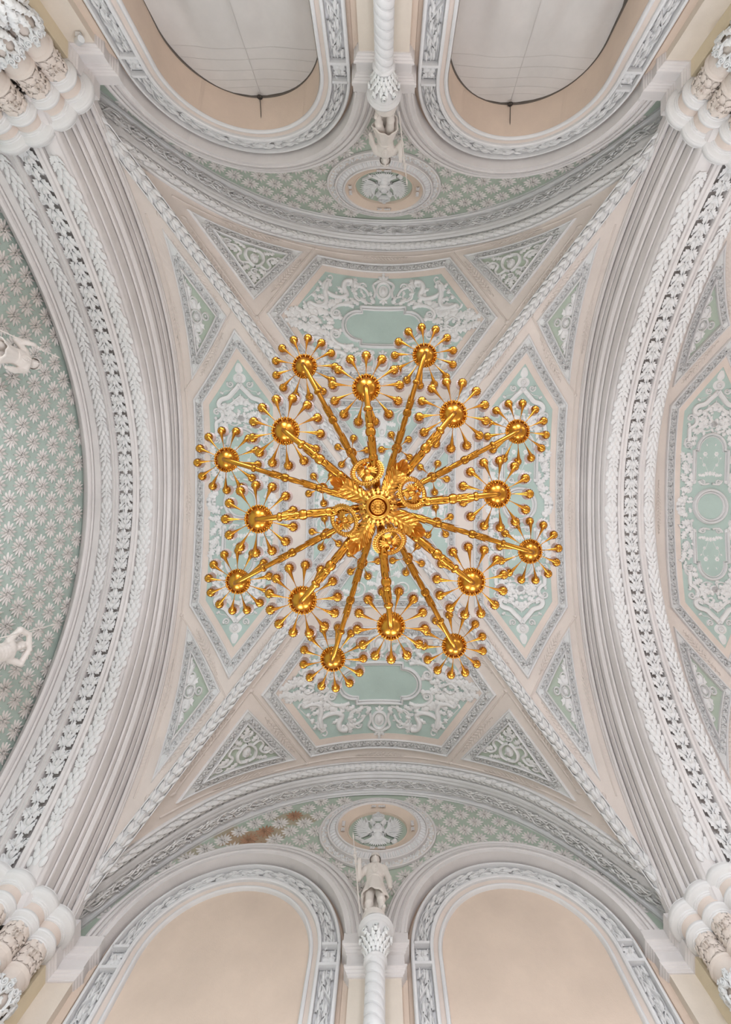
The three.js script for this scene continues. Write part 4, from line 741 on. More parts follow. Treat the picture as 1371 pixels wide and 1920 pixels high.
// tall lower windows that let the daylight in below the picture: glowing panes behind glazing bars
{
  const pane = new THREE.MeshStandardMaterial({ color: 0xffffff, emissive: 0xf2f6ff, emissiveIntensity: 1.2 });
  for (const [w, sz, xs] of [[wallBack, -1, [-NX, NX, PERIOD - NX, PERIOD + NX]], [wallFront, 1, [PERIOD - NX, PERIOD + NX]]]) for (const cx of xs) {
    part(w, 'lower_window_pane', box(cx - 1.4, cx + 1.4, -0.9, 4.9, 8.23 * sz, 8.245 * sz), pane);
    const bars = []; for (const x of [-1.4, -0.7, 0, 0.7, 1.4]) bars.push(box(cx + x - 0.04, cx + x + 0.04, -0.9, 4.9, 8.18 * sz, 8.24 * sz)); for (const y of [-0.9, 1.0, 3.0, 4.9]) bars.push(box(cx - 1.44, cx + 1.44, y - 0.05, y + 0.05, 8.18 * sz, 8.24 * sz));
    part(w, 'glazing_bars', merge(bars), M.white);
    if (cx > 5) { const sh = new THREE.Shape(); archShape(cx, 2.28, -0.9).forEach(([x, y], k) => (k ? sh.lineTo(x, y) : sh.moveTo(x, y))); sh.closePath(); const g = new THREE.ExtrudeGeometry(sh, { depth: 0.05, bevelEnabled: false }); g.translate(0, 0, sz > 0 ? 8.26 : -8.31); part(w, 'plain_panel', metreUV(g), M.warm); }
  }
}

// ---------------------------------------------------------------- pilasters with moulded caps
function planSweep(path, prof) {   // path: plan polyline, outward to the left of travel; prof: [out, height]
  const n = path.length, nor = path.map((p, k) => { const a = path[Math.max(0, k - 1)], b = path[Math.min(n - 1, k + 1)]; let e1 = k ? norm2(p[0] - a[0], p[1] - a[1]) : null, e2 = k < n - 1 ? norm2(b[0] - p[0], b[1] - p[1]) : null; e1 = e1 || e2; e2 = e2 || e1; const n1 = [e1[1], -e1[0]], n2 = [e2[1], -e2[0]], f = 1 / (1 + n1[0] * n2[0] + n1[1] * n2[1]); return [(n1[0] + n2[0]) * f, (n1[1] + n2[1]) * f]; });
  const gs = []; for (let k = 0; k < n - 1; k++) gs.push(sweep(prof, [k, k + 1], (o, h, q) => V(path[q][0] + nor[q][0] * o, h, path[q][1] + nor[q][1] * o))); return merge(gs);
}
const CAP = [[0, 8.2], [0.025, 8.2], [0.025, 8.225], [0.05, 8.24], [0.05, 8.26], [0.075, 8.28], [0.075, 8.3], [0.1, 8.32], [0.1, 8.35], [0.06, 8.36], [0.06, 8.55], [0.085, 8.56], [0.085, 8.585], [0.105, 8.6], [0.105, 8.625], [0.13, 8.64], [0.13, 8.66], [0.16, 8.68], [0.16, 8.74], [0.14, 8.75], [0.14, 8.9], [-0.3, 8.9]];
function pilaster(path, label, mat, strip) {
  const o = thing('pilaster', label, 'pilaster', 'pilasters of the long walls');
  if (!strip) part(o, 'shaft', planSweep(path, [[0, FLOOR], [0, 8.23]]), mat); else { part(o, 'shaft', planSweep(strip[0], [[0, FLOOR], [0, 8.23]]), mat); part(o, 'recessed_strip', planSweep(strip[1], [[0, FLOOR], [0, 8.23]]), M.ochre, 'ochre strip beside the columns'); } part(o, 'cap', planSweep(path, CAP), M.pink, 'moulded pink-white cap');
  const sh = new THREE.Shape(); path.forEach(([x, z], k) => (k ? sh.lineTo(x, -z) : sh.moveTo(x, -z))); return o;
}
for (const sz of [1, -1]) {
  const P = (l) => (sz > 0 ? l.map(([x, z]) => [x, z]) : l.map(([x, z]) => [x, -z]).reverse());
  pilaster(P([[-0.45, 8.3], [-0.45, 8.09], [0.45, 8.09], [0.45, 8.3]]), `flat peach pilaster behind the twisted column between the ${wn(sz)}`, M.cream);
  for (const sx of [1, -1]) {
    const l = [[5.1, 8.35], [5.1, 8.09], [5.55, 8.09], [5.55, 7.79], [6.9, 7.79]], Q = (w) => P(sx > 0 ? w : w.map(([x, z]) => [-x, z]).reverse());
    pilaster(Q(l), `stepped peach corner pilaster right beside the clustered columns ${sx > 0 ? 'right' : 'left'} of the ${wn(sz)}`, M.cream, [Q(l.slice(0, 3)), Q(l.slice(2))]);
  }
}

// ---------------------------------------------------------------- clustered columns under the transverse arches
const COLS = [[0, 6.74], [-0.4, 6.89], [0.4, 6.89], [-0.79, 7.2], [0.79, 7.2], [-1.08, 7.52], [1.08, 7.52]];
const shaftGeo = creasedLathe([[0.19, FLOOR], [0.19, FLOOR + 0.1], [0.165, FLOOR + 0.2], [0.165, 6.62], [0.18, 6.64], ...bead([0.19, 6.66], [0.19, 6.76], -0.4, 6), [0.18, 6.78], [0.16, 6.8]], 24);
const bellGeo = creasedLathe([[0.16, 6.78], [0.165, 6.95], [0.18, 7.2], [0.235, 7.38], [0.25, 7.42], [0.22, 7.45], [0.225, 7.48], [0.24, 7.5], [0.24, 7.66], [0.265, 7.68], [0.27, 7.71], [0.255, 7.73], [0.2, 7.74]], 28);
const drumGeo = creasedLathe([[0.2, 7.73], [0.2, 8.15]], 28);
const impostGeo = merge([creasedLathe([[0.2, 8.13], [0.222, 8.135], [0.222, 8.155], [0.24, 8.16], [0.24, 8.18], ...bead([0.25, 8.185], [0.285, 8.285], -0.4, 7), [0.27, 8.292], [0.262, 8.3]], 36), creasedLathe([[0.262, 8.43], [0.285, 8.435], [0.285, 8.455], [0.305, 8.46], [0.305, 8.48], ...bead([0.315, 8.485], [0.385, 8.63], -0.4, 8), [0.37, 8.64], [0.37, 8.66], [0, 8.66]], 40)]);
const coveGeo = creasedLathe([[0.262, 8.295], [0.255, 8.36], [0.262, 8.435]], 36);
const drumLeaves = (() => { const mb = new MB(), c = 2 * PI * 0.2; for (let k = 0; k < 9; k++) for (let r = 0; r < 3; r++) { const x = c * (k + (r & 1) * 0.5) / 9, y = 7.78 + r * 0.13; mb.leaf(x, y, PI / 2 + rr(-0.7, 0.7), 0.15, 0.12, 0.035, 2, { edge: 0.6, fine: true }); mb.leaf(x + 0.05, y + 0.04, rr(-0.6, 0.6), 0.1, 0.08, 0.03, 2, { edge: 0.6, fine: true }); if (r < 2) mb.dome(x + 0.07, y + 0.1, 0.022, 0.022, 0.05, 6); } return mb.bake((x, y, z) => { const a = x / 0.2; return V(Math.cos(a) * (0.2 + z), y, Math.sin(a) * (0.2 + z)); }); })();
// curled acanthus leaves of the capital
const capitalLeaves = (() => {
  const gs = [], leaf = (a, y0, len, wid, out) => { const mb = new MB(); mb.leaf(0, 0, PI / 2, len, wid, 0.035, 3, { edge: 0.2, tip: 1, fine: true }); gs.push(mb.bake((x, y, z) => { const u = Math.min(1, Math.max(0, y / len)), r = 0.185 + 0.05 * u + out * u * u * u + z * (1 - 0.2 * u), yy = y0 + len * (u - 0.42 * u * u * u), aa = a + x / 0.24; return V(Math.cos(aa) * r, yy, Math.sin(aa) * r); })); };
  for (let k = 0; k < 9; k++) { leaf(k / 9 * 2 * PI, 6.8, 0.26, 0.16, 0.06); leaf((k + 0.5) / 9 * 2 * PI, 6.92, 0.28, 0.16, 0.08); leaf(k / 9 * 2 * PI, 7.06, 0.26, 0.15, 0.09); }
  for (let k = 0; k < 8; k++) for (const f of [1, -1]) { const a = (k + 0.25) / 8 * 2 * PI, mb = new MB(); mb.ridge(spiral(0.055 * f, 0, 0.012, 0.055, f > 0 ? PI : 0, 1.5 * f, 16), 0.017, 0.06); mb.ridge(crv([[0.0, -0.2], [0.01 * f, -0.1], [0.05 * f, -0.05], [0.1 * f, -0.04]], 8), 0.016, 0.045); gs.push(mb.bake((x, y, z) => { const aa = a + x / 0.3, r = 0.27 + y * 0.2 + z; return V(Math.cos(aa) * r, 7.38 + y, Math.sin(aa) * r); })); }
  for (let k = 0; k < 8; k++) { const a = k / 8 * 2 * PI, mb = new MB(); mb.flower(0, 0, 0.06, 5, 0.05); gs.push(mb.bake((x, y, z) => { const aa = a + x / 0.27, r = 0.255 + z; return V(Math.cos(aa) * r, 7.47 + y, Math.sin(aa) * r); })); }
  return mergeGeometries(gs.map((g) => g.toNonIndexed()));
})();
const letterGeo = (() => { const b = 0.012, gs = [box(-0.03, -0.03 + b, -0.035, 0.035, 0, 0.025), box(0.03 - b, 0.03, -0.035, 0.035, 0, 0.025), box(-0.038, 0.038, 0.035 - b, 0.042, 0, 0.025), box(-0.038, -0.01, -0.04, -0.033, 0, 0.025), box(0.01, 0.038, -0.04, -0.033, 0, 0.025)]; return merge(gs); })();
const capMat = plaster(0xf2f2f0, 0.45);
for (const sz of [1, -1]) for (const sx of [1, -1]) {
  const o = thing('clustered_column', `cluster of white columns with leafy capitals and scalloped impost, ${sx > 0 ? 'right' : 'left'} of the ${wn(sz)}`, 'column', 'clustered columns carrying the arches');
  for (const [dx, z] of COLS) {
    if (sx < 0 && dx > 0.9) continue;
    const px = (6.8 + dx) * sx, pz2 = z * sz, put = (n, g, m, l) => { const q = part(o, n, g, m, l); q.position.set(px, 0, pz2); q.rotation.y = 0.3 + dx; return q; };
    put('shaft', shaftGeo, M.cream); put('capital_bell', bellGeo, M.tan); put('capital_leaves', capitalLeaves, capMat, 'white curled leaves of the capital'); put('drum', drumGeo, M.tan); put('drum_leaves', drumLeaves, M.tan, 'carved leaf band around the drum'); put('impost', impostGeo, M.ornament, 'scalloped white impost moulding'); put('impost_cove', coveGeo, M.peach, 'plain peach cove between the impost mouldings');
    const a = Math.atan2(-pz2, -px), l = part(o, 'letter', letterGeo, M.tan, 'small raised letter on the drum'); basis(l, V(px + Math.cos(a) * 0.25, 7.93, pz2 + Math.sin(a) * 0.25), V(-Math.sin(a) * -1, 0, Math.cos(a) * -1), V(Math.cos(a), 0, Math.sin(a)), 1.2);
  }
}

// ---------------------------------------------------------------- twisted columns
for (const sz of [1, -1]) {
  const o = thing('twisted_column', `white spirally fluted column with leafy capital between the ${wn(sz)}`, 'column', 'twisted columns'), Z = 7.68 * sz;
  const mb = new MB(), NA = 64, NY = 620; let prev = null;
  for (let k = 0; k <= NY; k++) { const y = lerp(4.6, 8.02, k / NY), row = []; for (let a = 0; a <= NA; a++) { const t = a / NA * 2 * PI, ph = ((-t * 2 / (2 * PI) + y * 6.4) % 1 + 1) % 1, gro = ph < 0.12 ? Math.sin(ph / 0.12 * PI) : ph > 0.18 && ph < 0.26 ? 0.6 * Math.sin((ph - 0.18) / 0.08 * PI) : 0, bul = Math.sin((ph - 0.26) / 0.74 * PI), r = 0.16 + 0.005 * Math.max(0, bul) - 0.014 * gro; row.push(mb.v(Math.cos(t) * r, y, Math.sin(t) * r)); } if (prev) for (let a = 0; a < NA; a++) mb.q(prev[a], row[a], row[a + 1], prev[a + 1]); prev = row; }
  const add = (n, g, m, l) => { const q = part(o, n, g, m, l); q.position.set(0, 0, Z); return q; };
  add('shaft', mb.bake(), M.white); add('astragal', creasedLathe([[0.14, 7.98], ...bead([0.17, 8.0], [0.17, 8.08], -0.4, 5), [0.15, 8.1]], 32), M.white);
  add('base', creasedLathe([[0.3, FLOOR], [0.3, 1.0], [0.26, 1.05], [0.26, 1.2], [0.22, 1.3], [0.17, 1.5], [0.158, 1.52], [0.158, 4.62]], 24), M.white);
  add('capital_bell', creasedLathe([[0.14, 8.08], [0.16, 8.2], [0.2, 8.42], [0.25, 8.5], [0.27, 8.55], ...bead([0.28, 8.56], [0.28, 8.68], -0.4, 6), [0.24, 8.7], [0, 8.72]], 36), M.white);
  const gs = []; for (let k = 0; k < 14; k++) for (const [y0, len, out] of [[8.1, 0.16, 0.04], [8.17, 0.18, 0.05], [8.26, 0.2, 0.06]]) { const a = (k + (y0 > 8.15 && y0 < 8.2 ? 0.5 : 0)) / 14 * 2 * PI, l = new MB(); l.leaf(0, 0, PI / 2, len, 0.085, 0.025, 2, { edge: 0.2, tip: 1, fine: true }); gs.push(l.bake((x, y, z) => { const u = Math.max(0, Math.min(1, y / len)), r = 0.15 + (y0 - 8.1) * 0.25 + 0.03 * u + out * u * u * u + z, aa = a + x / 0.2; return V(Math.cos(aa) * r, y0 + len * (u - 0.3 * u * u * u), Math.sin(aa) * r); })); }
  for (let k = 0; k < 8; k++) { const a = k / 8 * 2 * PI, l = new MB(); l.ridge(spiral(0, 0, 0.008, 0.05, 0, 1.4, 14), 0.014, 0.05); l.leaf(0, -0.08, PI / 2, 0.12, 0.08, 0.04, 2); gs.push(l.bake((x, y, z) => { const aa = a + x / 0.25, r = 0.25 + z; return V(Math.cos(aa) * r, 8.44 + y, Math.sin(aa) * r); })); }
  add('capital_leaves', mergeGeometries(gs.map((g) => g.toNonIndexed())), capMat, 'carved leaves and volutes');
}
// small white spotlights fixed to one corner pilaster
{
  const o = thing('spotlight', 'small white wall spotlight on the corner pilaster left of the curtained windows', 'spotlight');
  const b = part(o, 'lamp_body', creasedLathe([[0, -0.12], [0.05, -0.12], [0.06, -0.1], [0.06, 0.1], [0.05, 0.12], [0, 0.12]], 16), M.metalGrey); b.position.set(-5.26, 8.05, 7.97); b.rotation.z = 0.9; b.rotation.y = 0.5;
  const a = part(o, 'bracket', box(-5.3, -5.22, 8.0, 8.1, 8.0, 8.08), M.metalGrey);
}
// ---------------------------------------------------------------- eagle medallions
function medallion(sz, label) {
  const o = thing('eagle_medallion', label, 'medallion', 'eagle medallions of the lunettes');
  const RX = 1.47, RY = 1.26, CY = 12.0, m = (x, y, z) => V(x, CY + y, (8.24 - z) * sz), el = (r, z, a) => m(Math.cos(a) * RX * r, Math.sin(a) * RY * r, z), A = range(96, 0, 2 * PI);
  part(o, 'outer_moulding', sweep([[1.0, 0], [1.0, 0.05], ...bead([0.995, 0.05], [0.965, 0.05], -0.4, 4), [0.96, 0.03]], A, el), M.pink);
  part(o, 'garland_ground', sweep([[0.96, 0.03], [0.86, 0.03]], A, el), M.tan);
  part(o, 'middle_moulding', sweep([[0.86, 0.02], [0.86, 0.11], ...bead([0.857, 0.11], [0.832, 0.11], -0.4, 4), [0.83, 0.07], [0.72, 0.13], [0.715, 0.17], ...bead([0.71, 0.17], [0.69, 0.17], -0.4, 4), [0.68, 0.13]], A, el), M.pink);
  part(o, 'plain_ring', sweep([[0.685, 0.14], [0.53, 0.06], [0.525, 0.075], [0.505, 0.07], [0.5, 0.04], [0.495, 0.0]], A, el), M.warm);
  const f = new MB(); f.dome(0, 0, RX * 0.5, RY * 0.5, 0.0, 48, 0, 0.01); part(o, 'field', f.bake(m), M.sage, 'sage green field behind the eagle');
  // fruit garland
  const g = new MB(); for (let k = 0; k < 230; k++) { const a = k / 230 * 2 * PI, r = 0.91 + rr(-0.034, 0.034); g.dome(Math.cos(a) * RX * r, Math.sin(a) * RY * r, rr(0.022, 0.042), rr(0.02, 0.036), rr(0.03, 0.06), 7, rnd() * 3, 0.02); if (k % 2) g.leaf(Math.cos(a) * RX * 0.91, Math.sin(a) * RY * 0.91, a + rr(-1.4, 1.4) + (k % 4 > 1 ? PI : 0), 0.11, 0.08, 0.06, 2, { edge: 0.6, fine: true }); }
  part(o, 'fruit_garland', g.bake(m), M.ornament, 'ring of small fruits and leaves').userData.kind = 'stuff';
  // radial flutes
  const n = 64; for (let k = 0; k < n; k++) { const a = (k + 0.5) / n * 2 * PI, q = new MB(), da = 0.36 * 2 * PI / n; let prev = null; for (const u of range(4)) { const r = lerp(0.735, 0.825, u), row = [[-1, 0], [-0.6, 0.03], [0, 0.04], [0.6, 0.03], [1, 0]].map(([e, z]) => q.v(Math.cos(a + e * da) * RX * r, Math.sin(a + e * da) * RY * r, z + lerp(0.125, 0.072, u) - 0.004 + (u === 0 || u === 1 ? -0.015 : 0))); if (prev) for (let j = 0; j < 4; j++) q.q(prev[j], row[j], row[j + 1], prev[j + 1]); prev = row; } part(o, 'flute', q.bake(m), M.white); }
  for (const [x, y, t] of [[-0.87, 0, PI / 2], [0.87, 0, PI / 2], [0, -0.75, 0], [0, 0.75, 0]]) { const q = new MB(); for (let k = -2; k <= 2; k++) { q.leaf(x + Math.cos(t) * k * 0.06, y + Math.sin(t) * k * 0.06, t + (k < 0 ? PI : 0) + 0.5, 0.08, 0.05, 0.03, 1, { z: 0.13 }); q.leaf(x + Math.cos(t) * k * 0.06, y + Math.sin(t) * k * 0.06, t + (k < 0 ? PI : 0) - 0.5, 0.08, 0.05, 0.03, 1, { z: 0.13 }); } part(o, 'small_spray', q.bake(m), M.pink); }
  // double-headed eagle
  const mm = (x, y, z) => m(x * 1.3, y * 1.12 - 0.05, z * 0.62 + 0.02), body = new MB();
  body.dome(0, 0.0, 0.15, 0.2, 0.2, 20); body.dome(0, -0.16, 0.11, 0.17, 0.17, 16); for (let r = 0; r < 4; r++) for (let k = -2; k <= 2; k++) body.leaf(k * 0.045, 0.06 - r * 0.07, -PI / 2 + k * 0.12, 0.09, 0.05, 0.03, 1, { z: 0.16 - Math.abs(k) * 0.03 - r * 0.012 });
  for (const s of [1, -1]) {
    body.ridge(crv([[0.05 * s, 0.12], [0.08 * s, 0.2], [0.11 * s, 0.26]], 10), 0.052, 0.19, { t1: 0.8 }); body.dome(0.125 * s, 0.275, 0.05, 0.042, 0.19, 12); body.leaf(0.15 * s, 0.275, s > 0 ? 0.0 : PI, 0.085, 0.04, 0.14, 1, { edge: 0.7, bend: s > 0 ? -0.2 : 0.2 }); body.dome(0.135 * s, 0.29, 0.01, 0.009, 0.21, 6);
    body.ridge(crv([[0.07 * s, -0.22], [0.16 * s, -0.29], [0.24 * s, -0.33]], 8), 0.042, 0.13, { t1: 0.7 }); for (let k = 0; k < 3; k++) body.leaf(0.24 * s, -0.33, (s > 0 ? 0 : PI) + s * (-0.7 + k * 0.55), 0.09, 0.035, 0.1, 1);
  }
  for (let k = -4; k <= 4; k++) body.leaf(k * 0.012, -0.26, -PI / 2 + k * 0.17, 0.2, 0.055, 0.1, 1);
  part(o, 'eagle_body', body.bake(mm), M.ornament, 'white double-headed eagle');
  for (const s of [1, -1]) {
    const w = new MB(), F = (x, y, a, l, wd, z) => w.leaf(x * s, y, s > 0 ? a : PI - a, l, wd, 0.06, 1, { edge: 0.45, tip: 0.8, z });
    for (let k = 0; k < 12; k++) { const u = k / 11; F(lerp(0.2, 0.3, u), lerp(-0.12, 0.16, u), lerp(-0.55, 1.45, u), lerp(0.22, 0.3, u), 0.06, 0.02); }
    for (let k = 0; k < 10; k++) { const u = k / 9; F(lerp(0.17, 0.26, u), lerp(-0.12, 0.14, u), lerp(-0.5, 1.5, u), lerp(0.17, 0.22, u), 0.055, 0.06); }
    for (let k = 0; k < 8; k++) { const u = k / 7; F(lerp(0.14, 0.22, u), lerp(-0.1, 0.12, u), lerp(-0.5, 1.6, u), 0.14, 0.05, 0.1); }
    w.ridge(crv([[0.1 * s, -0.12], [0.16 * s, -0.02], [0.2 * s, 0.1], [0.21 * s, 0.26], [0.25 * s, 0.4]], 16), 0.045, 0.17, { t1: 0.5 });
    part(o, 'wing', w.bake(mm), M.ornament);
  }
  const cr = new MB(); cr.dome(0, 0.43, 0.1, 0.075, 0.13, 16); for (let k = -3; k <= 3; k++) cr.ridge(crv([[k * 0.03, 0.37], [k * 0.04, 0.44], [k * 0.014, 0.5]], 6), 0.012, 0.15); cr.ridge([[-0.1, 0.375], [0, 0.362], [0.1, 0.375]], 0.02, 0.15); for (let k = -2; k <= 2; k++) cr.dome(k * 0.045, 0.44, 0.018, 0.018, 0.155, 6); cr.ridge([[0, 0.49], [0, 0.58]], 0.011, 0.14); cr.ridge([[-0.035, 0.545], [0.035, 0.545]], 0.011, 0.14);
  part(o, 'crown', cr.bake(mm), M.ornament);
  const sh = new MB(); sh.dome(0, 0.02, 0.075, 0.095, 0.05, 14, 0, 0.18); sh.ring(0, 0.02, 0.06, 0.078, 0.01, 0.03, 16, { z: 0.2 }); part(o, 'breast_shield', sh.bake(mm), M.white);
  const ob = new MB(); ob.dome(0.32, -0.34, 0.06, 0.06, 0.16, 12); ob.ridge([[0.32, -0.28], [0.32, -0.22]], 0.012, 0.12); part(o, 'orb', ob.bake(mm), M.ornament); const sc = new MB(); sc.ridge([[-0.22, -0.36], [-0.42, -0.2]], 0.018, 0.12); part(o, 'sceptre', sc.bake(mm), M.ornament);
}
medallion(1, 'oval double-headed eagle medallion over the curtained windows');
medallion(-1, 'oval double-headed eagle medallion over the blind niches');

// ---------------------------------------------------------------- statues
function sdfGeo(fn, c, half, N) {
  const mc = new MarchingCubes(N, new THREE.MeshBasicMaterial(), false, false, 200000); mc.isolation = 0;
  for (let z = 0; z < N; z++) for (let y = 0; y < N; y++) for (let x = 0; x < N; x++) mc.field[x + y * N + z * N * N] = -fn(c[0] + (x - N / 2) / (N / 2) * half, c[1] + (y - N / 2) / (N / 2) * half, c[2] + (z - N / 2) / (N / 2) * half);
  mc.update(); const n = mc.count ?? mc.geometry.drawRange.count; let g = new THREE.BufferGeometry(); g.setAttribute('position', new THREE.BufferAttribute(mc.positionArray.slice(0, n * 3), 3));
  g = mergeVertices(g, 1e-5); g.scale(half, half, half); g.translate(c[0], c[1], c[2]); g.computeVertexNormals(); return metreUV(g);
}
const smin = (a, b, k) => { const h = Math.max(0, Math.min(1, 0.5 + 0.5 * (b - a) / k)); return lerp(b, a, h) - k * h * (1 - h); };
function cap(p, a, b, ra, rb) { const ax = b[0] - a[0], ay = b[1] - a[1], az = b[2] - a[2], px = p[0] - a[0], py = p[1] - a[1], pz = p[2] - a[2], t = Math.max(0, Math.min(1, (px * ax + py * ay + pz * az) / (ax * ax + ay * ay + az * az))); return Math.hypot(px - ax * t, py - ay * t, pz - az * t) - lerp(ra, rb, t); }
function ell(p, c, r) { const q = Math.hypot((p[0] - c[0]) / r[0], (p[1] - c[1]) / r[1], (p[2] - c[2]) / r[2]); return (q - 1) * Math.min(...r); }
function statueBody(kind) {
  const bent = kind === 'guard';
  return sdfGeo((x, y, z) => {
    const p = [x, y, z]; let d = 9;
    const S = (q, k = 0.03) => { d = smin(d, q, k); };
    // legs and boots
    const lf = [[0.1, 0.6, 0], [0.13, 0.32, 0.09], [0.14, 0.07, 0.05]], rt = [[-0.09, 0.6, 0], [-0.1, 0.32, 0.02], [-0.11, 0.07, -0.02]];
    for (const l of [lf, rt]) { S(cap(p, l[0], l[1], 0.095, 0.07)); S(cap(p, l[1], l[2], 0.072, 0.05)); S(cap(p, [l[2][0], 0.05, l[2][2]], [l[2][0] * 1.3, 0.035, l[2][2] + 0.15], 0.05, 0.035)); S(ell(p, [l[1][0], 0.3, l[1][2]], [0.082, 0.04, 0.085]), 0.01); }
    // coat: flared skirt, torso, collar
    { const t = Math.max(0, Math.min(1, (y - 0.44) / 0.46)), an = Math.atan2(z, x), r = lerp(0.275, 0.15, Math.pow(t, 0.8)) + 0.016 * Math.sin(an * 7 + 0.6) * (1 - t), rad = Math.hypot(x, z * 1.22), shell = Math.max(rad - r, -(rad - r + (y < 0.72 ? 0.035 : 0.3)), 0.44 - y - 0.05 * Math.sin(an * 2), y - 0.95), split = -9; S(Math.max(shell, split), 0.01); }
    S(ell(p, [0, 1.03, 0], [0.185, 0.25, 0.135]), 0.04); S(ell(p, [0, 1.16, 0.0], [0.225, 0.12, 0.12]), 0.04); S(Math.max(Math.hypot(x, z * 1.25) - 0.168, Math.abs(y - 0.87) - 0.025), 0.012);
    S(cap(p, [0, 1.2, 0], [0, 1.32, 0.02], 0.066, 0.06)); S(Math.max(Math.hypot(x, z - 0.01) - 0.085, Math.abs(y - 1.27) - 0.03), 0.01);
    // head, nose, jaw, hair or helmet
    S(ell(p, [0, 1.4, 0.03], [0.078, 0.108, 0.092]), 0.02); S(ell(p, [0, 1.385, 0.125], [0.016, 0.028, 0.022]), 0.015); S(ell(p, [0, 1.33, 0.075], [0.045, 0.035, 0.04]), 0.02); S(ell(p, [0.082, 1.39, 0.02], [0.015, 0.03, 0.02]), 0.01); S(ell(p, [-0.082, 1.39, 0.02], [0.015, 0.03, 0.02]), 0.01);
    S(ell(p, [0, 1.45, 0.0], [0.1, 0.075, 0.11]), 0.015); S(ell(p, [0, 1.36, -0.06], [0.095, 0.1, 0.06]), 0.02);
    d = Math.max(d, -ell(p, [0.033, 1.405, 0.122], [0.016, 0.011, 0.016])); d = Math.max(d, -ell(p, [-0.033, 1.405, 0.122], [0.016, 0.011, 0.016])); d = Math.max(d, -ell(p, [0, 1.345, 0.125], [0.026, 0.006, 0.016]));
    // arms
    const arm = (a, b, c) => { S(cap(p, a, b, 0.07, 0.056)); S(cap(p, b, c, 0.056, 0.04)); S(cap(p, b, [lerp(b[0], c[0], 0.75), lerp(b[1], c[1], 0.75), lerp(b[2], c[2], 0.75)], 0.058, 0.052), 0.01); };
    if (bent) { arm([-0.2, 1.17, 0], [-0.36, 1.3, 0.1], [-0.2, 1.52, 0.12]); arm([0.2, 1.17, 0], [0.34, 1.36, 0.08], [0.12, 1.56, 0.1]); S(cap(p, [0.12, 1.56, 0.1], [-0.2, 1.52, 0.12], 0.05, 0.05)); } else { arm([-0.2, 1.17, 0], [-0.33, 0.9, 0.03], [-0.33, 1.14, 0.17]); arm([0.2, 1.17, 0], [0.28, 0.9, 0.02], [0.3, 0.66, 0.07]); }
    // hands with fingers
    const hand = (c, dir) => { S(ell(p, c, [0.038, 0.05, 0.03]), 0.015); for (let k = 0; k < 4; k++) S(cap(p, [c[0] + (k - 1.5) * 0.017, c[1] - 0.03 * dir, c[2] + 0.015], [c[0] + (k - 1.5) * 0.016, c[1] - 0.055 * dir, c[2] + 0.035 - 0.004 * Math.abs(k - 1)], 0.01, 0.009), 0.004); S(cap(p, [c[0] + 0.03, c[1], c[2] + 0.01], [c[0] + 0.04, c[1] - 0.035 * dir, c[2] + 0.035], 0.011, 0.009), 0.006); };
    if (!bent) { hand([-0.33, 1.17, 0.18], -0.6); hand([0.305, 0.61, 0.08], 1); } else hand([-0.2, 1.53, 0.13], 1);
    return d;
  }, [0, 0.8, 0.02], 0.86, 104);
}
const bodyStand = statueBody('stand'), bodyGuard = statueBody('guard');
function statue(label, geo, pos, turn, lance) {
  const o = thing('statue', label, 'statue', 'statues standing on the columns'); o.position.copy(pos); o.rotation.y = turn;
  part(o, 'figure', geo, M.statue);
  const [a, b] = lance, A = V(...a), B = V(...b), d = B.clone().sub(A), L = d.length(), sp = part(o, 'spear', merge([creasedLathe([[0, 0], [0.013, 0.01], [0.011, L * 0.9], [0.0, L * 0.9]], 8), creasedLathe([[0, L * 0.88], [0.02, L * 0.9], [0.024, L * 0.93], [0, L]], 6)]), M.statue);
  sp.position.copy(A); sp.quaternion.setFromUnitVectors(V(0, 1, 0), d.normalize());
  if (geo === bodyStand) { const q = new MB(); q.leaf(0, 0, 0, 0.3, 0.1, 0.06, 2); q.leaf(0, 0, PI, 0.34, 0.1, 0.06, 2); q.dome(0, 0, 0.05, 0.05, 0.06, 10); const k = part(o, 'knotted_cloth', q.bake(), M.statue); const m = A.clone().lerp(B, 0.66); basis(k, m, B.clone().sub(A), V(0.3, 0, 1), 0.8); }
  if (geo === bodyStand) {
    const bt = []; for (let k = 0; k < 5; k++) { const q = new THREE.SphereGeometry(0.013, 8, 6); q.translate(0.015, 0.93 + k * 0.06, 0.135 - Math.abs(k - 2) * 0.006); bt.push(q); } part(o, 'coat_buttons', merge(bt), M.statue);
    part(o, 'belt', sweep([[0.158, 0.86], [0.172, 0.862], [0.172, 0.895], [0.158, 0.9]], range(28, 0, 2 * PI), (r, y, a) => V(Math.cos(a) * r, y, Math.sin(a) * r * 0.82)), M.statue);
    const hd = creasedLathe([[0.125, 1.4], [0.122, 1.43], [0.105, 1.49], [0.075, 1.535], [0.03, 1.56], [0, 1.565]], 20); hd.translate(0, 0, 0.01); part(o, 'cap', hd, M.statue);
    part(o, 'lapels', merge([1, -1].map((f) => { const q = new MB(); q.ridge(crv([[0.03 * f, 1.17], [0.06 * f, 1.05], [0.02 * f, 0.92]], 8), 0.022, 0.02); return q.bake((x, y, z) => V(x, y, 0.12 + z)); })), M.statue, 'coat lapels');
  }
  const base = part(o, 'plinth', creasedLathe([[0.2, -0.1], [0.22, -0.08], [0.22, 0.0], [0, 0.01]], 20), M.statue);
}
statue('white statue in knee-length coat with spear above the twisted column between the blind niches', bodyStand, V(-0.04, 8.81, -7.62), 0, [[-0.26, 0, 0.1], [-0.52, 2.0, 0.2]]);
statue('white statue in knee-length coat with spear, seen upside down between the curtained windows', bodyStand, V(0.03, 8.81, 7.62), PI, [[-0.26, 0, 0.1], [-0.52, 2.0, 0.2]]);
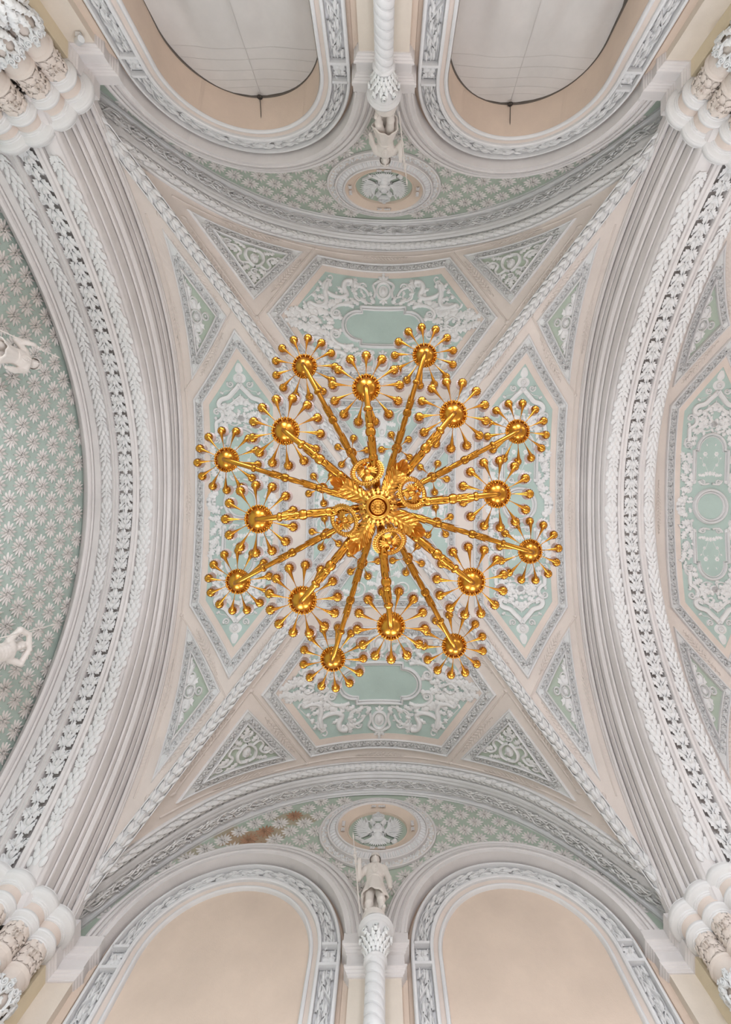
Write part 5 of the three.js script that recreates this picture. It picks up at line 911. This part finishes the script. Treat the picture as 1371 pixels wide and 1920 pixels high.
statue('white statue with spear on the flowered green end wall, nearer the curtained windows', bodyStand, V(-7.35, 8.6, 2.9), PI / 2, [[-0.36, 0, 0.1], [-0.3, 2.0, 0.16]]);
statue('white statue with arms over its head on the flowered green end wall', bodyGuard, V(-7.35, 8.4, -2.95), PI / 2, [[-0.42, 0, 0.14], [-0.2, 2.4, 0.12]]);
for (const [z, y, l] of [[2.85, 8.45, 'window'], [-2.9, 8.25, 'niche']]) {
  const o = thing('wall_console', `moulded console under the end wall statue on the ${l} side`, 'console', 'consoles of the end wall'); part(o, 'console_body', creasedLathe([[0.02, -1.0], [0.08, -0.9], [0.14, -0.5], [0.24, -0.2], [0.3, -0.12], [0.3, -0.04], [0.34, 0], [0, 0.0]], 24), M.white); o.position.set(-7.5, y, z);
}
// ---------------------------------------------------------------- chandelier
{
  const ch = thing('chandelier', 'huge gilded chandelier with sixteen arms of candle cups hanging from the vault', 'chandelier');
  ch.position.set(0.0, 0, 0.0);
  const tubeAlong = (pts, rad, seg = 40, sides = 12) => {   // tapered tube through points; rad(u)
    const c = new THREE.CatmullRomCurve3(pts.map((p) => V(...p)), false, 'centripetal'), g = new THREE.TubeGeometry(c, seg, 1, sides), P = g.attributes.position;
    for (let i = 0; i <= seg; i++) { const p = c.getPointAt(i / seg), r = rad(i / seg); for (let j = 0; j <= sides; j++) { const k = i * (sides + 1) + j, v = V(P.getX(k), P.getY(k), P.getZ(k)).sub(p).multiplyScalar(r).add(p); P.setXYZ(k, v.x, v.y, v.z); } }
    g.computeVertexNormals(); return g;
  };
  // one candle branch: thin rod swelling into a trumpet, ruffled cup; origin at the dish axis, along +x
  const makeBranch = (R0, R1) => merge([tubeAlong([[R0, -0.01, 0], [lerp(R0, R1, 0.25), -0.005, 0], [lerp(R0, R1, 0.6), 0.0, 0], [R1 - 0.032, 0.015, 0], [R1 + 0.003, 0.05, 0]], (u) => (u < 0.1 ? 0.01 : 0.0055 + 0.036 * Math.max(0, u - 0.3) ** 1.3 / 0.63), 20, 10),
    (() => { const mb = new MB(); let prev = null; const prof = [[0.0, 0.015], [0.035, 0.017], [0.053, 0.032], [0.06, 0.055], [0.065, 0.075], [0.055, 0.085], [0.034, 0.09], [0.03, 0.13]]; for (const [r, y] of prof) { const row = []; for (let k = 0; k <= 28; k++) { const a = k / 28 * 2 * PI, q = r * (1 + (r > 0.043 ? 0.09 * Math.cos(a * 14) : 0)); row.push(mb.v(R1 + Math.cos(a) * q, y - 0.01, Math.sin(a) * q)); } if (prev) for (let k = 0; k < 28; k++) mb.q(prev[k], row[k], row[k + 1], prev[k + 1]); prev = row; } return mb.bake(); })(),
    (() => { const g = new THREE.TorusGeometry(0.022, 0.007, 6, 14); g.rotateX(PI / 2); g.translate(R1, 0.012, 0); return g; })()]);
  const branchGeo = makeBranch(0.14, 0.452), branchSmall = makeBranch(0.06, 0.26);
  const panGeo = (() => { const g = creasedLathe([[0.02, 0.13], [0.045, 0.132], [0.074, 0.145], [0.079, 0.152], [0.072, 0.152], [0.02, 0.14]], 24); g.translate(0.452, 0, 0); return g; })();
  const candleGeo = (() => { const g = creasedLathe([[0, 0.14], [0.02, 0.14], [0.02, 0.34], [0.012, 0.345], [0.014, 0.37], [0.009, 0.41], [0, 0.43]], 10); g.translate(0.452, 0, 0); return g; })();
  const dishGeo = (() => {
    const bowl = creasedLathe([[0.0, -0.1], [0.04, -0.098], [0.085, -0.08], [0.118, -0.05], [0.135, -0.015], [0.15, 0.0], [0.165, 0.005], [0.17, 0.02], [0.15, 0.03], [0.1, 0.05], [0.05, 0.1], [0, 0.1]], 40), gs = [bowl];
    for (let k = 0; k < 30; k++) { const a = k / 30 * 2 * PI, s = new THREE.SphereGeometry(0.017, 8, 6); s.translate(Math.cos(a) * 0.165, 0.0, Math.sin(a) * 0.165); gs.push(s); }
    return merge(gs);
  })();
  const leafOn = (len, wid, h, lobes) => { const mb = new MB(); mb.leaf(0, 0, 0, len, wid, h, lobes, { edge: 0.35, tip: 0.9 }); return mb; };
  function arm(ang, R, H, r0, h0, low, thick, n, small) {
    const dirs = (x, y) => [x, y, 0], g = new THREE.Group();
    const body = tubeAlong(small ? [dirs(r0, h0), dirs(lerp(r0, R, 0.4), h0 - 0.05), dirs(R * 0.9, H - 0.12), dirs(R, H - 0.03)] : [dirs(r0, h0), dirs(lerp(r0, R, 0.3), lerp(h0, low, 0.75)), dirs(lerp(r0, R, 0.62), low), dirs(R * 0.86, low + 0.0), dirs(R * 0.97, low + 0.06), dirs(R + 0.01, H - 0.06)], (u) => thick * (u < 0.08 ? 1.25 : 1 - 0.25 * u) * (1 + 0.12 * Math.sin(u * 60) * (u > 0.3 && u < 0.55 ? 1 : 0)), 48, 14);
    const gs = [body];
    if (!small) {
      // collars, buds and clasping leaves along the arm
      const c = new THREE.CatmullRomCurve3([V(r0, h0, 0), V(lerp(r0, R, 0.3), lerp(h0, low, 0.75), 0), V(lerp(r0, R, 0.62), low, 0), V(R * 0.86, low, 0), V(R * 0.97, low + 0.06, 0), V(R + 0.01, H - 0.06, 0)], false, 'centripetal');
      for (const [u, r, l] of [[0.28, 1.35, 0.05], [0.5, 1.5, 0.06], [0.56, 1.25, 0.03], [0.7, 1.35, 0.035]]) { const p = c.getPointAt(u), t = c.getTangentAt(u), q = creasedLathe([[thick * 0.7, -l], [thick * r * 0.85, -l * 0.7], [thick * r, -l * 0.2], [thick * r, l * 0.2], [thick * r * 0.85, l * 0.7], [thick * 0.7, l]], 18); q.applyQuaternion(new THREE.Quaternion().setFromUnitVectors(V(0, 1, 0), t)); q.translate(p.x, p.y, p.z); gs.push(q); }
      for (const [u0, len, w, cnt] of [[0.1, 0.3, 0.12, 5], [0.3, 0.24, 0.1, 5], [0.52, 0.22, 0.09, 5]]) for (let k = 0; k < cnt; k++) { const ph = k / cnt * 2 * PI + u0 * 9, mb = leafOn(len, w, 0.022, 2), Lc = c.getLength(); gs.push(mb.bake((x, y, z) => { const u = Math.min(0.99, u0 + x / Lc), p = c.getPointAt(u), t = c.getTangentAt(u), s = V(0, 0, 1), nn = s.clone().cross(t).normalize(), a = ph + y / (thick * 1.3), rad = thick * (1.06 - 0.2 * u) + z * 0.6 + (x / len) ** 3 * 0.012; return p.addScaledVector(nn, Math.cos(a) * rad).addScaledVector(s, Math.sin(a) * rad); })); }
    }
    const m = part(ch, small ? 'upper_arm' : 'arm', merge(gs), M.gold); m.rotation.y = ang;
    const dish = part(m, 'dish', dishGeo, M.gold); dish.position.set(R, H, 0); dish.scale.setScalar(small ? 0.5 : 1.06);
    for (let k = 0; k < n; k++) { const a = k / n * 2 * PI + (small ? 0.6 : 0.1); for (const [nm, ge, mt] of [['candle_branch', small ? branchSmall : branchGeo, M.gold], ['drip_pan', panGeo, M.pan], ['candle', candleGeo, M.candle]]) { const b = part(m, nm, ge, mt); b.position.set(R, H, 0); b.rotation.y = a; if (small && nm !== 'candle_branch') b.position.set(R - Math.cos(a) * 0.192, H, Math.sin(a) * 0.192); } }
    return m;
  }
  const deg = PI / 180;
  // screen angle from image-up clockwise -> rotation about y (arm along +x)
  const rot = (d) => Math.atan2(-Math.cos(d * deg), Math.sin(d * deg));
  for (let k = 0; k < 8; k++) {
    arm(rot(-28.7 + 45 * k), 2.38, 7.05, 0.25, 6.75, 6.72, 0.042, 13);
    arm(rot(-6.5 + 45 * k), 1.58, 6.2, 0.25, 6.15, 5.95, 0.046, 13);
    arm(rot(-28.7 + 45 * k), 1.0, 7.9, 0.15, 7.9, 7.8, 0.03, 5, true);
  }
  // stem from the finial up to the vault
  part(ch, 'stem', creasedLathe([[0, 5.52], [0.06, 5.52], [0.13, 5.56], [0.16, 5.62], [0.16, 5.66], [0.12, 5.7], [0.16, 5.8], [0.24, 5.95], [0.28, 6.1], [0.26, 6.3], [0.18, 6.45], [0.14, 6.6], [0.2, 6.75], [0.22, 6.9], [0.14, 7.05], [0.08, 7.3], [0.1, 7.6], [0.16, 7.8], [0.16, 8.0], [0.08, 8.2], [0.05, 8.6], [0.09, 8.8], [0.05, 9.0], [0.025, 9.1], [0.02, 13.35]], 36), M.gold);
  const fin = []; for (const [r, t] of [[0.02, 0.012], [0.05, 0.012], [0.078, 0.01], [0.125, 0.02]]) { const g = new THREE.TorusGeometry(r, t, 8, 36); g.rotateX(PI / 2); g.translate(0, 5.52, 0); fin.push(g); }
  for (let k = 0; k < 14; k++) { const g = new THREE.SphereGeometry(0.011, 6, 5); g.translate(Math.cos(k / 14 * 2 * PI) * 0.064, 5.515, Math.sin(k / 14 * 2 * PI) * 0.064); fin.push(g); }
  part(ch, 'finial', merge(fin), M.goldSoft, 'round rosette at the foot of the stem');
  const crown = []; for (let k = 0; k < 20; k++) { const a = k / 20 * 2 * PI, mb = leafOn(0.16, 0.08, 0.03, 3); crown.push(mb.bake((x, y, z) => { const r = 0.13 + x * 0.75, aa = a + y / 0.2; return V(Math.cos(aa) * r, 5.6 + x * 0.5 - z + (k % 2) * 0.03, Math.sin(aa) * r); })); }
  part(ch, 'leaf_crown', merge(crown), M.goldSoft);
  for (let k = 0; k < 4; k++) {
    // big acanthus leaves: scalloped outline, midrib and curled tip
    const a1 = rot(30 + 90 * k), mb = new MB(); let prev = null; const NL = 60;
    for (let j = 0; j <= NL; j++) { const u = j / NL, w = 0.125 * Math.pow(Math.sin(PI * Math.min(1, 0.12 + u * 0.86)), 0.7) * (0.86 + 0.14 * Math.abs(Math.sin(u * PI * 7))) * (j === NL ? 0.1 : 1), row = []; for (let q = -6; q <= 6; q++) { const f = q / 6; row.push(mb.v(u * 0.52 + Math.abs(f) * 0.05, f * w, 0.02 * (1 - f * f) + 0.024 * Math.abs(Math.sin(u * 22 - Math.abs(f) * 3.2)) * Math.min(1, Math.abs(f) * 3) + (q === 0 ? 0.03 : 0))); } if (prev) for (let q = 0; q < 12; q++) mb.q(prev[q], row[q], row[q + 1], prev[q + 1]); prev = row; }
    const lf = part(ch, 'acanthus_leaf', mb.bake((x, y, z) => V(0.15 + x * 0.92 - 0.06 * Math.max(0, x - 0.38), 5.74 + 0.12 * Math.sin(x * 5.2) + (x > 0.4 ? -(x - 0.4) * 0.8 : 0) - z, y)), M.goldSoft, 'large gilded acanthus leaf'); lf.rotation.y = a1;
    // oval laurel wreaths with an eagle
    const a2 = rot(-18.5 + 90 * k - (k % 2 ? 4 : 0)), w = new MB(); for (let j = 0; j < 34; j++) { const t = j / 34 * 2 * PI; for (const f of [0.5, -0.5, 0]) w.leaf(Math.cos(t) * 0.18, Math.sin(t) * 0.21, t + PI / 2 + f, 0.08, 0.036, 0.045, 1, { z: f ? 0 : 0.015 }); } w.ring(0, 0, 0.18, 0.21, 0.026, 0.03, 36);
    const e = new MB(); e.dome(0, 0, 0.05, 0.08, 0.06, 10); for (const f of [1, -1]) { for (let j = 0; j < 6; j++) { const aa = lerp(-0.7, 1.3, j / 5); e.leaf(0.02 * f, 0, f > 0 ? aa : PI - aa, 0.13, 0.04, 0.045, 1); } e.ridge([[0.01 * f, 0.05], [0.03 * f, 0.1], [0.06 * f, 0.11]], 0.018, 0.06); } for (let j = -2; j < 3; j++) e.leaf(0, -0.05, -PI / 2 + j * 0.25, 0.12, 0.04, 0.04, 1); e.dome(0, 0.15, 0.045, 0.03, 0.05, 8);
    const tilt = (mbq) => mbq.bake((x, y, z) => { const c = Math.cos(0.75), s = Math.sin(0.75); return V(0.46 + y * c + z * s * 0.6, 5.95 + y * s - z * c, x); });
    const wr = part(ch, 'laurel_wreath', tilt(w), M.goldSoft, 'oval gilded laurel wreath'); wr.rotation.y = a2; const eg = part(wr, 'eagle', tilt(e), M.goldSoft, 'small gilded eagle inside the wreath');
  }
  part(ch, 'ceiling_rose', creasedLathe([[0.02, 13.2], [0.14, 13.24], [0.2, 13.3], [0.22, 13.36]], 24), M.goldSoft);
}

renderer.render(scene, camera);
